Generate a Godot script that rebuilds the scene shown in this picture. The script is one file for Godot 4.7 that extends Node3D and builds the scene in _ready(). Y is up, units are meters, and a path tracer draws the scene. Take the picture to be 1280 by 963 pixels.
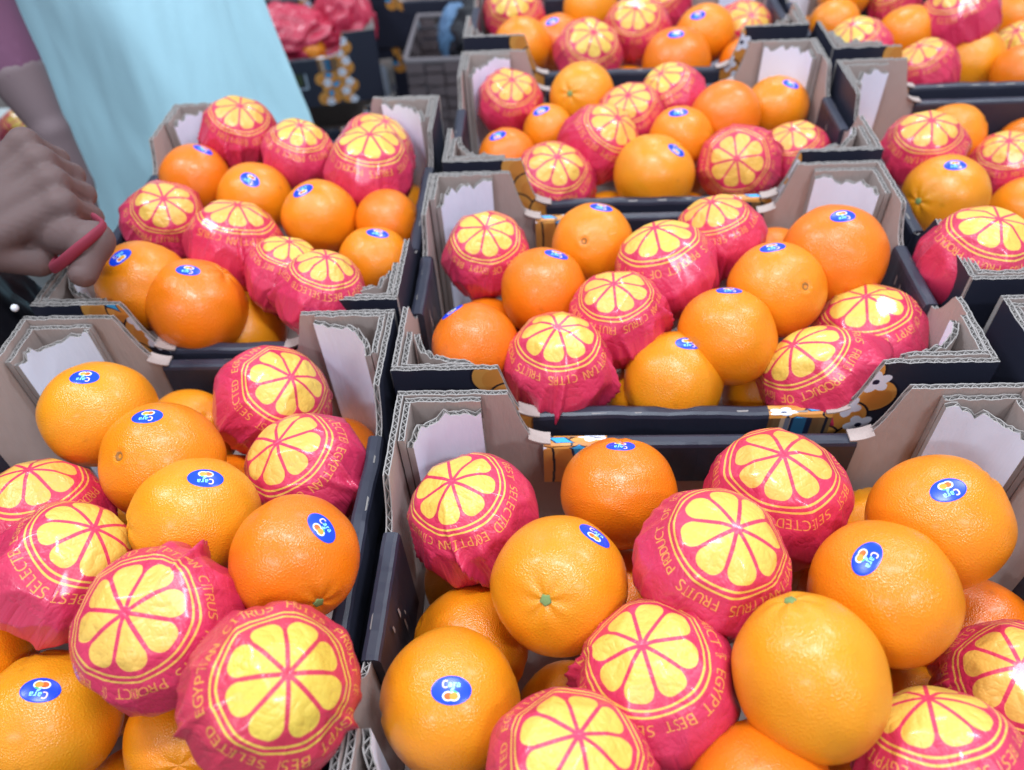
extends Node3D

const T := 0.81   # height of the cartons' corner tops above the floor
const CARTON_H := 0.19
var rng := RandomNumberGenerator.new()
var names := {}
var M := {}
var peel_mesh := []
var peel_shape := []
var wrap_mesh := []
var peel_mat := []
var wrap_mat := []


# ------------------------------------------------------------------ naming
func numbered(called: String) -> String:
	if not names.has(called):
		names[called] = 0
		return called
	names[called] += 1
	return "%s_%03d" % [called, names[called]]

func thing(called: String, label: String, category: String, at := Vector3.ZERO, group := "") -> Node3D:
	var o := Node3D.new()
	o.name = numbered(called)
	add_child(o)
	o.position = at
	tag(o, label, category, group)
	return o

func tag(o: Node, label: String, category: String, group := "") -> void:
	o.set_meta("label", label)
	o.set_meta("category", category)
	if group:
		o.set_meta("group", group)

func part(called: String, mesh: Mesh, mat, parent: Node, at := Vector3.ZERO) -> MeshInstance3D:
	var o := MeshInstance3D.new()
	o.name = called if parent != self else numbered(called)
	o.mesh = mesh
	if mat is Array:
		for i in mat.size():
			o.set_surface_override_material(i, mat[i])
	elif mat:
		o.material_override = mat
	o.position = at
	parent.add_child(o, true)
	return o

func srgb(r: int, g: int, b: int) -> Color:
	return Color8(r, g, b)

func mat(c: Color, rough := 0.8, spec := 0.5) -> StandardMaterial3D:
	var m := StandardMaterial3D.new()
	m.albedo_color = c
	m.roughness = rough
	m.metallic_specular = spec
	return m


# ------------------------------------------------------------------ mesh building
class Buf:
	var v := PackedVector3Array()
	var n := PackedVector3Array()
	var uv := PackedVector2Array()
	var col := PackedColorArray()
	var idx := PackedInt32Array()
	# a, b, c, d clockwise seen from the front
	func quad(a: Vector3, b: Vector3, c: Vector3, d: Vector3, ua := Vector2.ZERO, ub := Vector2.ZERO, uc := Vector2.ZERO, ud := Vector2.ZERO) -> void:
		var nn := (c - a).cross(b - a)
		if nn.length() < 1e-12:
			nn = (d - a).cross(c - a)
		nn = nn.normalized()
		var k := v.size()
		v.append_array([a, b, c, d])
		n.append_array([nn, nn, nn, nn])
		uv.append_array([ua, ub, uc, ud])
		idx.append_array([k, k + 1, k + 2, k, k + 2, k + 3])
	func box(lo: Vector3, hi: Vector3) -> void:
		var p := func(i: int, j: int, l: int) -> Vector3: return Vector3(hi.x if i else lo.x, hi.y if j else lo.y, hi.z if l else lo.z)
		quad(p.call(0,1,1), p.call(1,1,1), p.call(1,0,1), p.call(0,0,1))
		quad(p.call(1,1,0), p.call(0,1,0), p.call(0,0,0), p.call(1,0,0))
		quad(p.call(1,1,1), p.call(1,1,0), p.call(1,0,0), p.call(1,0,1))
		quad(p.call(0,1,0), p.call(0,1,1), p.call(0,0,1), p.call(0,0,0))
		quad(p.call(0,1,0), p.call(1,1,0), p.call(1,1,1), p.call(0,1,1))
		quad(p.call(0,0,1), p.call(1,0,1), p.call(1,0,0), p.call(0,0,0))
	func commit(am: ArrayMesh = null) -> ArrayMesh:
		if am == null:
			am = ArrayMesh.new()
		var a := []
		a.resize(Mesh.ARRAY_MAX)
		a[Mesh.ARRAY_VERTEX] = v
		a[Mesh.ARRAY_NORMAL] = n
		if uv.size() == v.size():
			a[Mesh.ARRAY_TEX_UV] = uv
		if col.size() == v.size():
			a[Mesh.ARRAY_COLOR] = col
		a[Mesh.ARRAY_INDEX] = idx
		am.add_surface_from_arrays(Mesh.PRIMITIVE_TRIANGLES, a)
		return am

# closed-in-u grid: f(i, j) -> Vector3, i = 0..nv rows, j = 0..nu columns (column nu repeats column 0 when wrapped)
func grid(nv: int, nu: int, f: Callable, uvf: Callable, colf, wrapped := true, poles := false) -> ArrayMesh:
	var b := Buf.new()
	for i in nv + 1:
		for j in nu + 1:
			b.v.append(f.call(i, j % nu if wrapped else j))
			b.uv.append(uvf.call(i, j))
			if colf != null:
				b.col.append(colf.call(i, j % nu if wrapped else j))
	b.n.resize(b.v.size())
	var w := nu + 1
	for i in nv:
		for j in nu:
			var k := i * w + j
			for t in [[k, k + 1, k + w + 1], [k, k + w + 1, k + w]]:
				var nn: Vector3 = (b.v[t[2]] - b.v[t[0]]).cross(b.v[t[1]] - b.v[t[0]])
				for q in t:
					b.n[q] += nn
				b.idx.append_array(t)
	if wrapped:
		for i in nv + 1:
			var s := b.n[i * w] + b.n[i * w + nu]
			b.n[i * w] = s
			b.n[i * w + nu] = s
	if poles:
		for i in [0, nv]:
			var s := Vector3.ZERO
			for j in nu:
				s += b.n[i * w + j]
			for j in nu + 1:
				b.n[i * w + j] = s
	for k in b.n.size():
		b.n[k] = b.n[k].normalized()
	return b.commit()

func tube(pts: Array, r: Array, sides := 10, squash := 1.0) -> ArrayMesh:
	var frames := []
	for i in pts.size():
		var d: Vector3 = (pts[min(i + 1, pts.size() - 1)] - pts[max(i - 1, 0)]).normalized()
		var s := d.cross(Vector3.UP if absf(d.y) < 0.9 else Vector3.RIGHT).normalized()
		frames.append([s, s.cross(d)])
	return grid(pts.size() - 1, sides, func(i: int, j: int):
		var a := TAU * j / sides
		return pts[i] + r[i] * (frames[i][0] * cos(a) + squash * frames[i][1] * sin(a)), func(i: int, j: int): return Vector2(float(j) / sides, float(i)), null)

# smooth union of tapered capsules, meshed as surface nets. bones: [a, ra, b, rb]
func net(bones: Array, cell: float, k: float) -> ArrayMesh:
	var lo := Vector3.ONE * 1e9
	var hi := -lo
	for q in bones:
		var pad: float = maxf(q[1], q[3]) + 3.0 * cell
		for e in [q[0], q[2]]:
			lo = lo.min(e - Vector3.ONE * pad)
			hi = hi.max(e + Vector3.ONE * pad)
	var nx := int((hi.x - lo.x) / cell) + 2
	var ny := int((hi.y - lo.y) / cell) + 2
	var nz := int((hi.z - lo.z) / cell) + 2
	var f := PackedFloat32Array()
	f.resize(nx * ny * nz)
	f.fill(1.0)
	for q in bones:
		var a: Vector3 = q[0]
		var ba: Vector3 = q[2] - q[0]
		var ra: float = q[1]
		var rb: float = q[3]
		var l2 := maxf(ba.length_squared(), 1e-9)
		var pad := Vector3.ONE * (maxf(ra, rb) + k + 2.0 * cell)
		var p0 := ((a.min(q[2]) - pad - lo) / cell).floor()
		var p1 := ((a.max(q[2]) + pad - lo) / cell).ceil()
		for z in range(max(0, int(p0.z)), min(nz, int(p1.z) + 1)):
			for y in range(max(0, int(p0.y)), min(ny, int(p1.y) + 1)):
				var row := (z * ny + y) * nx
				for x in range(max(0, int(p0.x)), min(nx, int(p1.x) + 1)):
					var pa := lo + Vector3(x, y, z) * cell - a
					var t := clampf(pa.dot(ba) / l2, 0.0, 1.0)
					var d := (pa - ba * t).length() - lerpf(ra, rb, t)
					var o := f[row + x]
					var h := maxf(k - absf(o - d), 0.0) / k
					f[row + x] = minf(o, d) - h * h * k * 0.25
	var b := Buf.new()
	var at := PackedInt32Array()
	at.resize(nx * ny * nz)
	at.fill(-1)
	var off := [0, 1, nx, nx + 1, nx * ny, nx * ny + 1, nx * ny + nx, nx * ny + nx + 1]
	for z in nz - 1:
		for y in ny - 1:
			for x in nx - 1:
				var c := (z * ny + y) * nx + x
				var neg := 0
				for o in off:
					if f[c + o] < 0.0:
						neg += 1
				if neg == 0 or neg == 8:
					continue
				var s := Vector3.ZERO
				var cnt := 0
				for e in [[0,1],[2,3],[4,5],[6,7],[0,2],[1,3],[4,6],[5,7],[0,4],[1,5],[2,6],[3,7]]:
					var fa := f[c + off[e[0]]]
					var fb := f[c + off[e[1]]]
					if (fa < 0.0) != (fb < 0.0):
						var t := fa / (fa - fb)
						var pa := Vector3(e[0] & 1, (e[0] >> 1) & 1, e[0] >> 2)
						var pb := Vector3(e[1] & 1, (e[1] >> 1) & 1, e[1] >> 2)
						s += pa.lerp(pb, t)
						cnt += 1
				at[c] = b.v.size()
				b.v.append(lo + (Vector3(x, y, z) + s / cnt) * cell)
	b.n.resize(b.v.size())
	var sx := [1, nx, nx * ny]
	for z in range(1, nz - 1):
		for y in range(1, ny - 1):
			for x in range(1, nx - 1):
				var c := (z * ny + y) * nx + x
				var in0 := f[c] < 0.0
				for ax in 3:
					if in0 == (f[c + sx[ax]] < 0.0):
						continue
					var u: int = sx[(ax + 1) % 3]
					var w: int = sx[(ax + 2) % 3]
					var q := [at[c - u - w], at[c - w], at[c], at[c - u]]
					if q.has(-1):
						continue
					if in0:
						q.reverse()
					for t in [[q[0], q[1], q[2]], [q[0], q[2], q[3]]]:
						var nn: Vector3 = (b.v[t[2]] - b.v[t[0]]).cross(b.v[t[1]] - b.v[t[0]])
						for i in t:
							b.n[i] += nn
						b.idx.append_array(t)
	for i in b.n.size():
		b.n[i] = b.n[i].normalized()
	return b.commit()


# ------------------------------------------------------------------ textures
func glyph_fill(data: PackedByteArray, w: int, h: int, ch: String, font: Font, place: Callable, c: Color) -> void:
	var tm := TextMesh.new()
	tm.text = ch
	tm.font = font
	tm.font_size = 64
	tm.pixel_size = 1.0 / 64.0
	tm.depth = 0.0
	tm.curve_step = 2.0
	var arr := tm.surface_get_arrays(0) if tm.get_surface_count() else []
	if arr.is_empty():
		return
	var vs: PackedVector3Array = arr[Mesh.ARRAY_VERTEX]
	var ix: PackedInt32Array = arr[Mesh.ARRAY_INDEX] if arr[Mesh.ARRAY_INDEX] != null else PackedInt32Array(range(vs.size()))
	for t in ix.size() / 3:
		var a: Vector2 = place.call(vs[ix[3 * t]])
		var b: Vector2 = place.call(vs[ix[3 * t + 1]])
		var d: Vector2 = place.call(vs[ix[3 * t + 2]])
		var area := (b - a).cross(d - a)
		if absf(area) < 1e-6:
			continue
		for y in range(max(0, int(minf(a.y, minf(b.y, d.y)))), min(h - 1, int(maxf(a.y, maxf(b.y, d.y))) + 1) + 1):
			for x in range(max(0, int(minf(a.x, minf(b.x, d.x)))), min(w - 1, int(maxf(a.x, maxf(b.x, d.x))) + 1) + 1):
				var p := Vector2(x + 0.5, y + 0.5)
				var e0 := (b - a).cross(p - a) / area
				var e1 := (d - b).cross(p - b) / area
				var e2 := (a - d).cross(p - d) / area
				if e0 >= -0.02 and e1 >= -0.02 and e2 >= -0.02:
					put(data, w, x, y, c)

func put(data: PackedByteArray, w: int, x: int, y: int, c: Color) -> void:
	var k := (y * w + x) * 4
	data[k] = c.r8
	data[k + 1] = c.g8
	data[k + 2] = c.b8

func blank(w: int, h: int, c: Color) -> PackedByteArray:
	var data := PackedByteArray()
	data.resize(w * h * 4)
	for i in w * h:
		data[i * 4] = c.r8
		data[i * 4 + 1] = c.g8
		data[i * 4 + 2] = c.b8
		data[i * 4 + 3] = 255
	return data

func texture(data: PackedByteArray, w: int, h: int) -> ImageTexture:
	return ImageTexture.create_from_image(Image.create_from_data(w, h, false, Image.FORMAT_RGBA8, data))

func disc(data: PackedByteArray, w: int, h: int, cx: float, cy: float, rx: float, ry: float, ang: float, c: Color, pointed := false) -> void:
	var m := maxf(rx, ry) + 2.0
	for y in range(max(0, int(cy - m)), min(h, int(cy + m) + 1)):
		for x in range(max(0, int(cx - m)), min(w, int(cx + m) + 1)):
			var p := Vector2(x + 0.5 - cx, y + 0.5 - cy).rotated(-ang)
			var d := pow(p.x / rx, 2.0) + pow(p.y / ry, 2.0)
			if pointed:
				d = absf(p.x / rx) + pow(p.y / (ry * maxf(1.0 - absf(p.x / rx), 0.02)), 2.0) * 0.6
			if d <= 1.0:
				put(data, w, x, y, c)

func citrus_print() -> ImageTexture:
	var n := 1024
	var red := srgb(207, 52, 88)
	var gold := srgb(229, 188, 84)
	var data := blank(n, n, red)
	var k := n / 2.0 / 80.0   # pixels per degree from the pole
	var tip := 38.5 * k
	var gap := 1.3 * k
	var round_ := 10.3 * k
	for y in range(int(n / 2.0 - 50 * k), int(n / 2.0 + 50 * k)):
		for x in range(int(n / 2.0 - 50 * k), int(n / 2.0 + 50 * k)):
			var p := Vector2(x + 0.5 - n / 2.0, y + 0.5 - n / 2.0)
			var r := p.length() / k
			var on := false
			if r < 39.0:
				var a := fposmod(p.angle() + PI / 8.0, PI / 4.0) - PI / 8.0
				var l := Vector2(p.length() * cos(a), absf(p.length() * sin(a)))
				var ds := (l.y - l.x * tan(PI / 8.0)) * cos(PI / 8.0) + gap + round_
				var dr := p.length() - (tip - round_)
				if ds > 0.0 and dr > 0.0:
					on = ds * ds + dr * dr < round_ * round_
				else:
					on = maxf(ds, dr) < round_ and (l.x > round_ * 2.6 or ds < round_ - 1.0)
			elif (r > 42.3 and r < 43.9) or (r > 46.6 and r < 48.2):
				on = true
			if on:
				put(data, n, x, y, gold)
	var font := SystemFont.new()
	font.font_names = PackedStringArray(["Droid Sans"])
	font.font_weight = 400
	var text := "BEST SELECTED EGYPTIAN CITRUS FRUITS PRODUCT OF EGYPT "
	for i in text.length():
		if text[i] == " ":
			continue
		var ang := TAU * (i + 0.5) / text.length()
		glyph_fill(data, n, n, text[i], font, func(q: Vector3) -> Vector2:
			var rr := (56.5 + q.y * 11.5) * k
			var aa := ang + q.x * 11.5 / 56.5
			return Vector2(n / 2.0 + cos(aa) * rr, n / 2.0 + sin(aa) * rr), srgb(230, 160, 78))
	return texture(data, n, n)

func sticker_print() -> ImageTexture:
	var w := 320
	var h := 214
	var data := blank(w, h, srgb(20, 70, 225))
	var white := srgb(235, 240, 255)
	disc(data, w, h, 137, 150, 44, 36, 0.0, white)
	disc(data, w, h, 183, 150, 44, 36, 0.0, white)
	disc(data, w, h, 139, 150, 33, 26, 0.0, srgb(226, 106, 40))
	disc(data, w, h, 182, 150, 33, 26, 0.0, srgb(236, 160, 62))
	disc(data, w, h, 168, 105, 26, 10, -0.9, srgb(150, 225, 240))
	disc(data, w, h, 190, 118, 20, 8, 0.3, srgb(90, 190, 120))
	var font := SystemFont.new()
	font.font_names = PackedStringArray(["Droid Sans"])
	font.font_weight = 700
	var xs := [110.0, 152.0, 185.0, 216.0]
	var sz := [82.0, 62.0, 62.0, 62.0]
	var word := "Cara"
	for ring in [[3.5, srgb(20, 60, 170)], [0.0, srgb(150, 238, 250)]]:
		for i in 4:
			var c: Color = ring[1]
			if i == 0 and ring[0] == 0.0:
				c = srgb(250, 215, 235)
			for o in ([Vector2.ZERO] if ring[0] == 0.0 else [Vector2(1, 0), Vector2(-1, 0), Vector2(0, 1), Vector2(0, -1)]):
				glyph_fill(data, w, h, word[i], font, func(q: Vector3) -> Vector2: return Vector2(xs[i] + q.x * sz[i], 64.0 - q.y * sz[i]) + o * ring[0], c)
	return texture(data, w, h)

func carton_print() -> ImageTexture:
	var w := 1024
	var h := 400
	var navy := srgb(42, 43, 58)
	var data := blank(w, h, navy)
	var r2 := RandomNumberGenerator.new()
	r2.seed = 77
	var spots := []
	for c in [[640.0, 868.0, 0.0, 400.0], [150.0, 285.0, 0.0, 175.0]]:
		var y: float = c[2] + 22
		var odd := 0
		while y < c[3]:
			var x: float = c[0] + 28 + odd * 33
			while x < c[1]:
				spots.append(Vector2(x + r2.randf_range(-6, 6), y + r2.randf_range(-6, 6)))
				x += 68
			y += 56
			odd = 1 - odd
	for p in spots:
		disc(data, w, h, p.x, p.y, 42, 42, 0, srgb(24, 24, 40))
		disc(data, w, h, p.x, p.y, 38, 38, 0, srgb(214, 150, 74))
		disc(data, w, h, p.x + 6, p.y + 7, 27, 26, 0, srgb(206, 136, 62))
	for i in spots.size():
		var p: Vector2 = spots[i]
		if i % 2 == 0:
			var q := p + Vector2(30, 22)
			for k in 5:
				var a := TAU * k / 5.0 + i
				disc(data, w, h, q.x + cos(a) * 13, q.y + sin(a) * 13, 14, 10, a, srgb(226, 230, 246))
			disc(data, w, h, q.x, q.y, 6, 6, 0, srgb(30, 30, 60))
		if i % 3 == 1:
			disc(data, w, h, p.x - 20, p.y - 24, 34, 15, -0.5 + 0.7 * (i % 4), srgb(24, 40, 80), true)
			disc(data, w, h, p.x - 20, p.y - 24, 29, 11, -0.5 + 0.7 * (i % 4), srgb(58, 166, 226), true)
	# framed label with a few pale strokes
	for y in range(110, 290):
		for x in range(330, 590):
			var e: int = min(min(x - 330, 589 - x), min(y - 110, 289 - y))
			put(data, w, x, y, srgb(176, 190, 206) if e < 9 else (navy if e < 22 else srgb(58, 66, 40)))
	for k in 7:
		disc(data, w, h, 390 + k * 22, 185 + 14 * sin(k * 2.3), 16, 6, 0.8 * sin(k * 1.7), srgb(206, 204, 150))
	for k in 5:
		disc(data, w, h, 420 + k * 26, 330 + 6 * cos(k * 2.0), 15, 8, 0.5 * sin(k * 3.1), srgb(196, 204, 220))
	return texture(data, w, h)

func noise_tex(kind: int, freq: float, octaves: int, size := 512, ret := -1) -> NoiseTexture2D:
	var f := FastNoiseLite.new()
	f.seed = 5
	f.noise_type = kind
	f.frequency = freq
	f.fractal_octaves = octaves
	if octaves < 2:
		f.fractal_type = FastNoiseLite.FRACTAL_NONE
	if ret >= 0:
		f.cellular_return_type = ret
	var t := NoiseTexture2D.new()
	t.width = size
	t.height = size
	t.seamless = true
	t.noise = f
	return t

func make_materials() -> void:
	var pores := noise_tex(FastNoiseLite.TYPE_CELLULAR, 0.075, 1, 512, FastNoiseLite.RETURN_DISTANCE)
	for c in [srgb(236, 134, 16), srgb(233, 119, 16), srgb(235, 147, 26), srgb(231, 112, 14), srgb(230, 140, 22)]:
		var m := mat(c, 0.29, 0.5)
		m.vertex_color_use_as_albedo = true
		m.heightmap_enabled = true
		m.heightmap_texture = pores
		m.heightmap_scale = 0.042
		m.uv1_triplanar = true
		m.uv1_scale = Vector3.ONE * 1.0
		m.clearcoat_enabled = true
		m.clearcoat = 0.12
		m.clearcoat_roughness = 0.2
		m.subsurf_scatter_enabled = true
		m.subsurf_scatter_strength = 0.12
		peel_mat.append(m)
	var print_tex := citrus_print()
	var creases := FastNoiseLite.new()
	creases.seed = 9
	creases.noise_type = FastNoiseLite.TYPE_SIMPLEX
	creases.frequency = 0.0065
	creases.fractal_type = FastNoiseLite.FRACTAL_RIDGED
	creases.fractal_octaves = 3
	var ct := NoiseTexture2D.new()
	ct.width = 1024
	ct.height = 1024
	ct.noise = creases
	ct.seamless = true
	for c in [Color(1, 1, 1), Color(1.0, 0.93, 0.95), Color(0.97, 1.0, 0.9), Color(1.0, 0.96, 1.0)]:
		var m := mat(c, 0.38, 0.5)
		m.albedo_texture = print_tex
		m.heightmap_enabled = true
		m.heightmap_texture = ct
		m.heightmap_scale = 0.07
		m.clearcoat_enabled = true
		m.clearcoat = 0.32
		m.clearcoat_roughness = 0.14
		m.backlight_enabled = true
		m.backlight = Color(0.12, 0.12, 0.12)
		wrap_mat.append(m)
	M.sticker = mat(Color.WHITE, 0.3)
	M.sticker.albedo_texture = sticker_print()
	M.stem = mat(srgb(118, 140, 84), 0.75)
	M.navel = mat(srgb(150, 96, 36), 0.7)
	M.carton_print = mat(Color.WHITE, 0.42)
	M.carton_print.albedo_texture = carton_print()
	M.navy = mat(srgb(44, 45, 60), 0.45)
	M.navy_flap = mat(srgb(46, 47, 62), 0.46)
	var fibre := noise_tex(FastNoiseLite.TYPE_SIMPLEX, 0.02, 4, 512)
	M.kraft = mat(srgb(172, 155, 149), 0.85)
	M.kraft.heightmap_enabled = true
	M.kraft.heightmap_texture = fibre
	M.kraft.heightmap_scale = 0.03
	M.kraft.uv1_triplanar = true
	M.kraft.uv1_scale = Vector3(14, 3, 14)
	M.cut = mat(srgb(156, 149, 146), 0.9)
	M.torn = mat(srgb(224, 232, 250), 0.9)
	M.torn.heightmap_enabled = true
	M.torn.heightmap_texture = fibre
	M.torn.heightmap_scale = 0.03
	M.torn.uv1_triplanar = true
	M.torn.uv1_scale = Vector3(9, 2, 9)


# ------------------------------------------------------------------ fruit
func sph(theta: float, phi: float) -> Vector3:
	return Vector3(sin(theta) * cos(phi), cos(theta), sin(theta) * sin(phi))

func peel_radius(d: Vector3, v: int) -> float:
	var th := acos(clampf(d.y, -1.0, 1.0))
	var phi := atan2(d.z, d.x)
	var s: Array = peel_shape[v]
	var r: float = 1.0 / sqrt((d.x * d.x + d.z * d.z) / 1.0 + d.y * d.y / (s[0] * s[0]))
	r *= 1.0 + s[1] * (s[2] as FastNoiseLite).get_noise_3dv(d * 60.0)
	r -= 0.035 * exp(-pow(th / 0.13, 2.0)) + 0.012 * cos(6.0 * phi + v) * exp(-pow((th - 0.22) / 0.22, 2.0))
	var nv := PI - th
	r += 0.012 * exp(-pow((nv - 0.15) / 0.05, 2.0)) - 0.03 * exp(-pow(nv / 0.08, 2.0))
	return r

func make_fruit_meshes() -> void:
	var sq := [0.97, 0.95, 1.0, 1.02, 0.93, 1.1]
	for v in sq.size():
		var nz := FastNoiseLite.new()
		nz.seed = 30 + v
		nz.frequency = 0.012
		nz.fractal_octaves = 2
		peel_shape.append([sq[v], 0.035, nz])
		var nv := 64
		var nu := 96
		var r3 := RandomNumberGenerator.new()
		r3.seed = 70 + v
		var scars := []
		for k in 9:
			scars.append([Vector3(r3.randfn(), r3.randfn(), r3.randfn()).normalized(), r3.randf_range(0.025, 0.07), r3.randf_range(0.15, 0.6), r3.randf() < 0.45])
		peel_mesh.append(grid(nv, nu, func(i: int, j: int):
			var d := sph(PI * i / nv, TAU * j / nu)
			return d * peel_radius(d, v), func(i: int, j: int): return Vector2(float(j) / nu, float(i) / nv), func(i: int, j: int):
			var th := PI * i / nv
			var d := sph(th, TAU * j / nu)
			var b: float = 1.0 + 0.10 * nz.get_noise_3dv(d * 130.0)
			var g: float = 0.5 * exp(-pow(th / 0.5, 2.0)) + 0.3 * maxf(nz.get_noise_3dv(d * 45.0 + Vector3.ONE * 90.0), 0.0)
			for s in scars:
				var q: float = exp(-pow(d.angle_to(s[0]) / s[1], 2.0)) * s[2]
				if s[3]:
					b *= 1.0 - 0.5 * q
				else:
					g += 0.5 * q
			return Color(b * (1.0 - 0.22 * g), b * (1.0 + 0.35 * g), b * (1.0 + 0.5 * g)), true, true))
	for v in 8:
		var r2 := RandomNumberGenerator.new()
		r2.seed = 500 + v
		var planes := []
		for k in 60:
			var d := Vector3(r2.randfn(), r2.randfn(), r2.randfn()).normalized()
			var off := r2.randf_range(0.945, 1.0) if d.y < 0.55 else r2.randf_range(0.97, 1.0)
			planes.append([d, off])
		var pleats := []
		for k in 12:
			pleats.append([r2.randf() * TAU, r2.randf_range(0.05, 0.15), r2.randf_range(0.012, 0.05) * (1.0 if k % 3 else -0.6), r2.randf_range(-0.5, 0.5), r2.randf_range(0.75, 1.5)])
		var fins := []
		for k in 3:
			fins.append([r2.randf() * TAU, r2.randf_range(0.05, 0.10), r2.randf_range(0.07, 0.19), r2.randf_range(1.45, 2.2), r2.randf_range(-0.6, 0.6)])
		var tucks := []
		for k in 7:
			var c := 0.35 + (k + r2.randf_range(-0.3, 0.3)) * 0.85
			tucks.append([c, r2.randf_range(0.03, 0.24), r2.randf_range(-0.25, 0.25)])
			pleats.append([c, 0.05, r2.randf_range(0.015, 0.04), tucks[k][2], 0.85])
		var nv := 72
		var nu := 168
		wrap_mesh.append(grid(nv, nu, func(i: int, j: int):
			var th := PI * i / nv
			var phi := TAU * j / nu
			var d := sph(th, phi)
			var r := 1.03
			for p in planes:
				var c: float = d.dot(p[0])
				if c > 0.8:
					r = minf(r, p[1] / c)
			r = maxf(r, 0.95)
			for p in pleats:
				var w: float = wrapf(phi - p[0] - p[3] * (th - 0.9), -PI, PI) / p[1]
				r += p[2] * exp(-w * w) * smoothstep(p[4] * 0.7, p[4] + 0.6, th)
			for p in fins:
				var w: float = wrapf(phi - p[0] - p[4] * (th - 1.5), -PI, PI) / p[1]
				r += p[2] * maxf(1.0 - absf(w), 0.0) * exp(-pow((th - p[3]) / 0.55, 2.0))
			r += 0.12 * smoothstep(2.6, 3.1, th)
			return d * r, func(i: int, j: int):
			# the tissue has more girth than the fruit: the surplus is tucked into the pleats, which swallow part of the print
			var th := PI * i / nv
			var rho := minf(180.0 * i / nv / 80.0 + (0.02 * sin(3.0 * TAU * j / nu + v) + 0.012 * sin(7.0 * TAU * j / nu + 2.0 * v)) * smoothstep(0.6, 1.1, th), 0.99) * 0.5
			var phi := TAU * j / nu
			var a := phi
			var extra := 0.0
			for p in tucks:
				var at: float = p[0] + p[2] * (th - 0.9)
				a += p[1] * smoothstep(at - 0.035, at + 0.035, phi)
				extra += p[1]
			a = lerpf(phi, a * TAU / (TAU + extra), smoothstep(0.62, 1.0, th))
			return Vector2(0.5 + rho * cos(a), 0.5 + rho * sin(a)), null, true, true))

func basis_from(axis: Vector3, spin_ref: Vector3, ang: float) -> Basis:
	# local +Y -> axis; the local direction at angle ang in the XZ plane points along spin_ref
	var y := axis.normalized()
	var e := (spin_ref - y * spin_ref.dot(y)).normalized()
	var f := e.cross(y)   # x cross y = z for a right-handed basis
	var x := e * cos(ang) - f * sin(ang)
	var z := e * sin(ang) + f * cos(ang)
	return Basis(x, y, z)

func orange(at: Vector3, r: float, axis: Vector3, look: int, tint: int, end: String, st: Vector3, su: Vector3, label: String, group := "bare oranges in the cartons") -> void:
	var o := thing("orange", label, "orange", at + Vector3(0, T, 0), group)
	var b := basis_from(axis, Vector3(0.31, 0.2, 0.9), 1.7 * look)
	o.basis = b.scaled(Vector3.ONE * r)
	part("peel", peel_mesh[look], peel_mat[tint], o)
	if end == "stem":
		var s := Buf.new()
		var top := peel_radius(Vector3.UP, look)
		part("stem_button", grid(5, 15, func(i: int, j: int):
			var rr: float = [0.0, 0.03, 0.055, 0.07, 0.08, 0.085][i] * (1.0 + (0.13 * cos(5.0 * TAU * j / 15) if i > 1 else 0.0))
			return Vector3(rr * cos(TAU * j / 15), top + [0.035, 0.04, 0.03, 0.035, 0.012, -0.03][i], rr * sin(TAU * j / 15)), func(i: int, j: int): return Vector2.ZERO, null), M.stem, o)
	elif end == "navel":
		var low := peel_radius(Vector3.DOWN, look)
		part("navel", grid(4, 14, func(i: int, j: int):
			var rr: float = [0.015, 0.04, 0.07, 0.09, 0.1][i] * (1.0 + 0.1 * sin(3.0 * j))
			return Vector3(rr * cos(TAU * j / 14), -low + [0.015, -0.012, -0.022, -0.012, 0.03][i], -rr * sin(TAU * j / 14)), func(i: int, j: int): return Vector2.ZERO, null), M.navel, o)
	if st != Vector3.ZERO:
		var inv := b.inverse()
		var s := (inv * st).normalized()
		var u := inv * su
		u = (u - s * u.dot(s)).normalized()
		var w := u.cross(s)
		var ax := 0.0118 / r
		var ay := 0.0079 / r
		part("sticker", grid(6, 32, func(i: int, j: int):
			var k: float = [0.0, 0.3, 0.6, 0.85, 1.0, 1.0, 0.97][i]
			var d := (s + u * (k * ax * cos(TAU * j / 32)) + w * (k * ay * sin(TAU * j / 32))).normalized()
			return d * (peel_radius(d, look) + [0.006, 0.006, 0.006, 0.006, 0.006, 0.001, -0.01][i]), func(i: int, j: int):
			var k: float = [0.0, 0.3, 0.6, 0.85, 1.0, 1.0, 1.0][i]
			return Vector2(0.5 + 0.5 * k * cos(TAU * j / 32), 0.5 + 0.5 * k * sin(TAU * j / 32)), null), M.sticker, o)

func wrapped(at: Vector3, r: float, axis: Vector3, spin_ref: Vector3, ang: float, look: int, tint: int, label: String, pressed := Vector3.ONE, group := "tissue wrapped oranges in the cartons") -> void:
	var o := part("wrapped_orange", wrap_mesh[look], wrap_mat[tint], self, at + Vector3(0, T, 0))
	o.basis = basis_from(axis, spin_ref, ang).scaled(pressed * r)
	tag(o, label, "wrapped orange", group)


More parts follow.
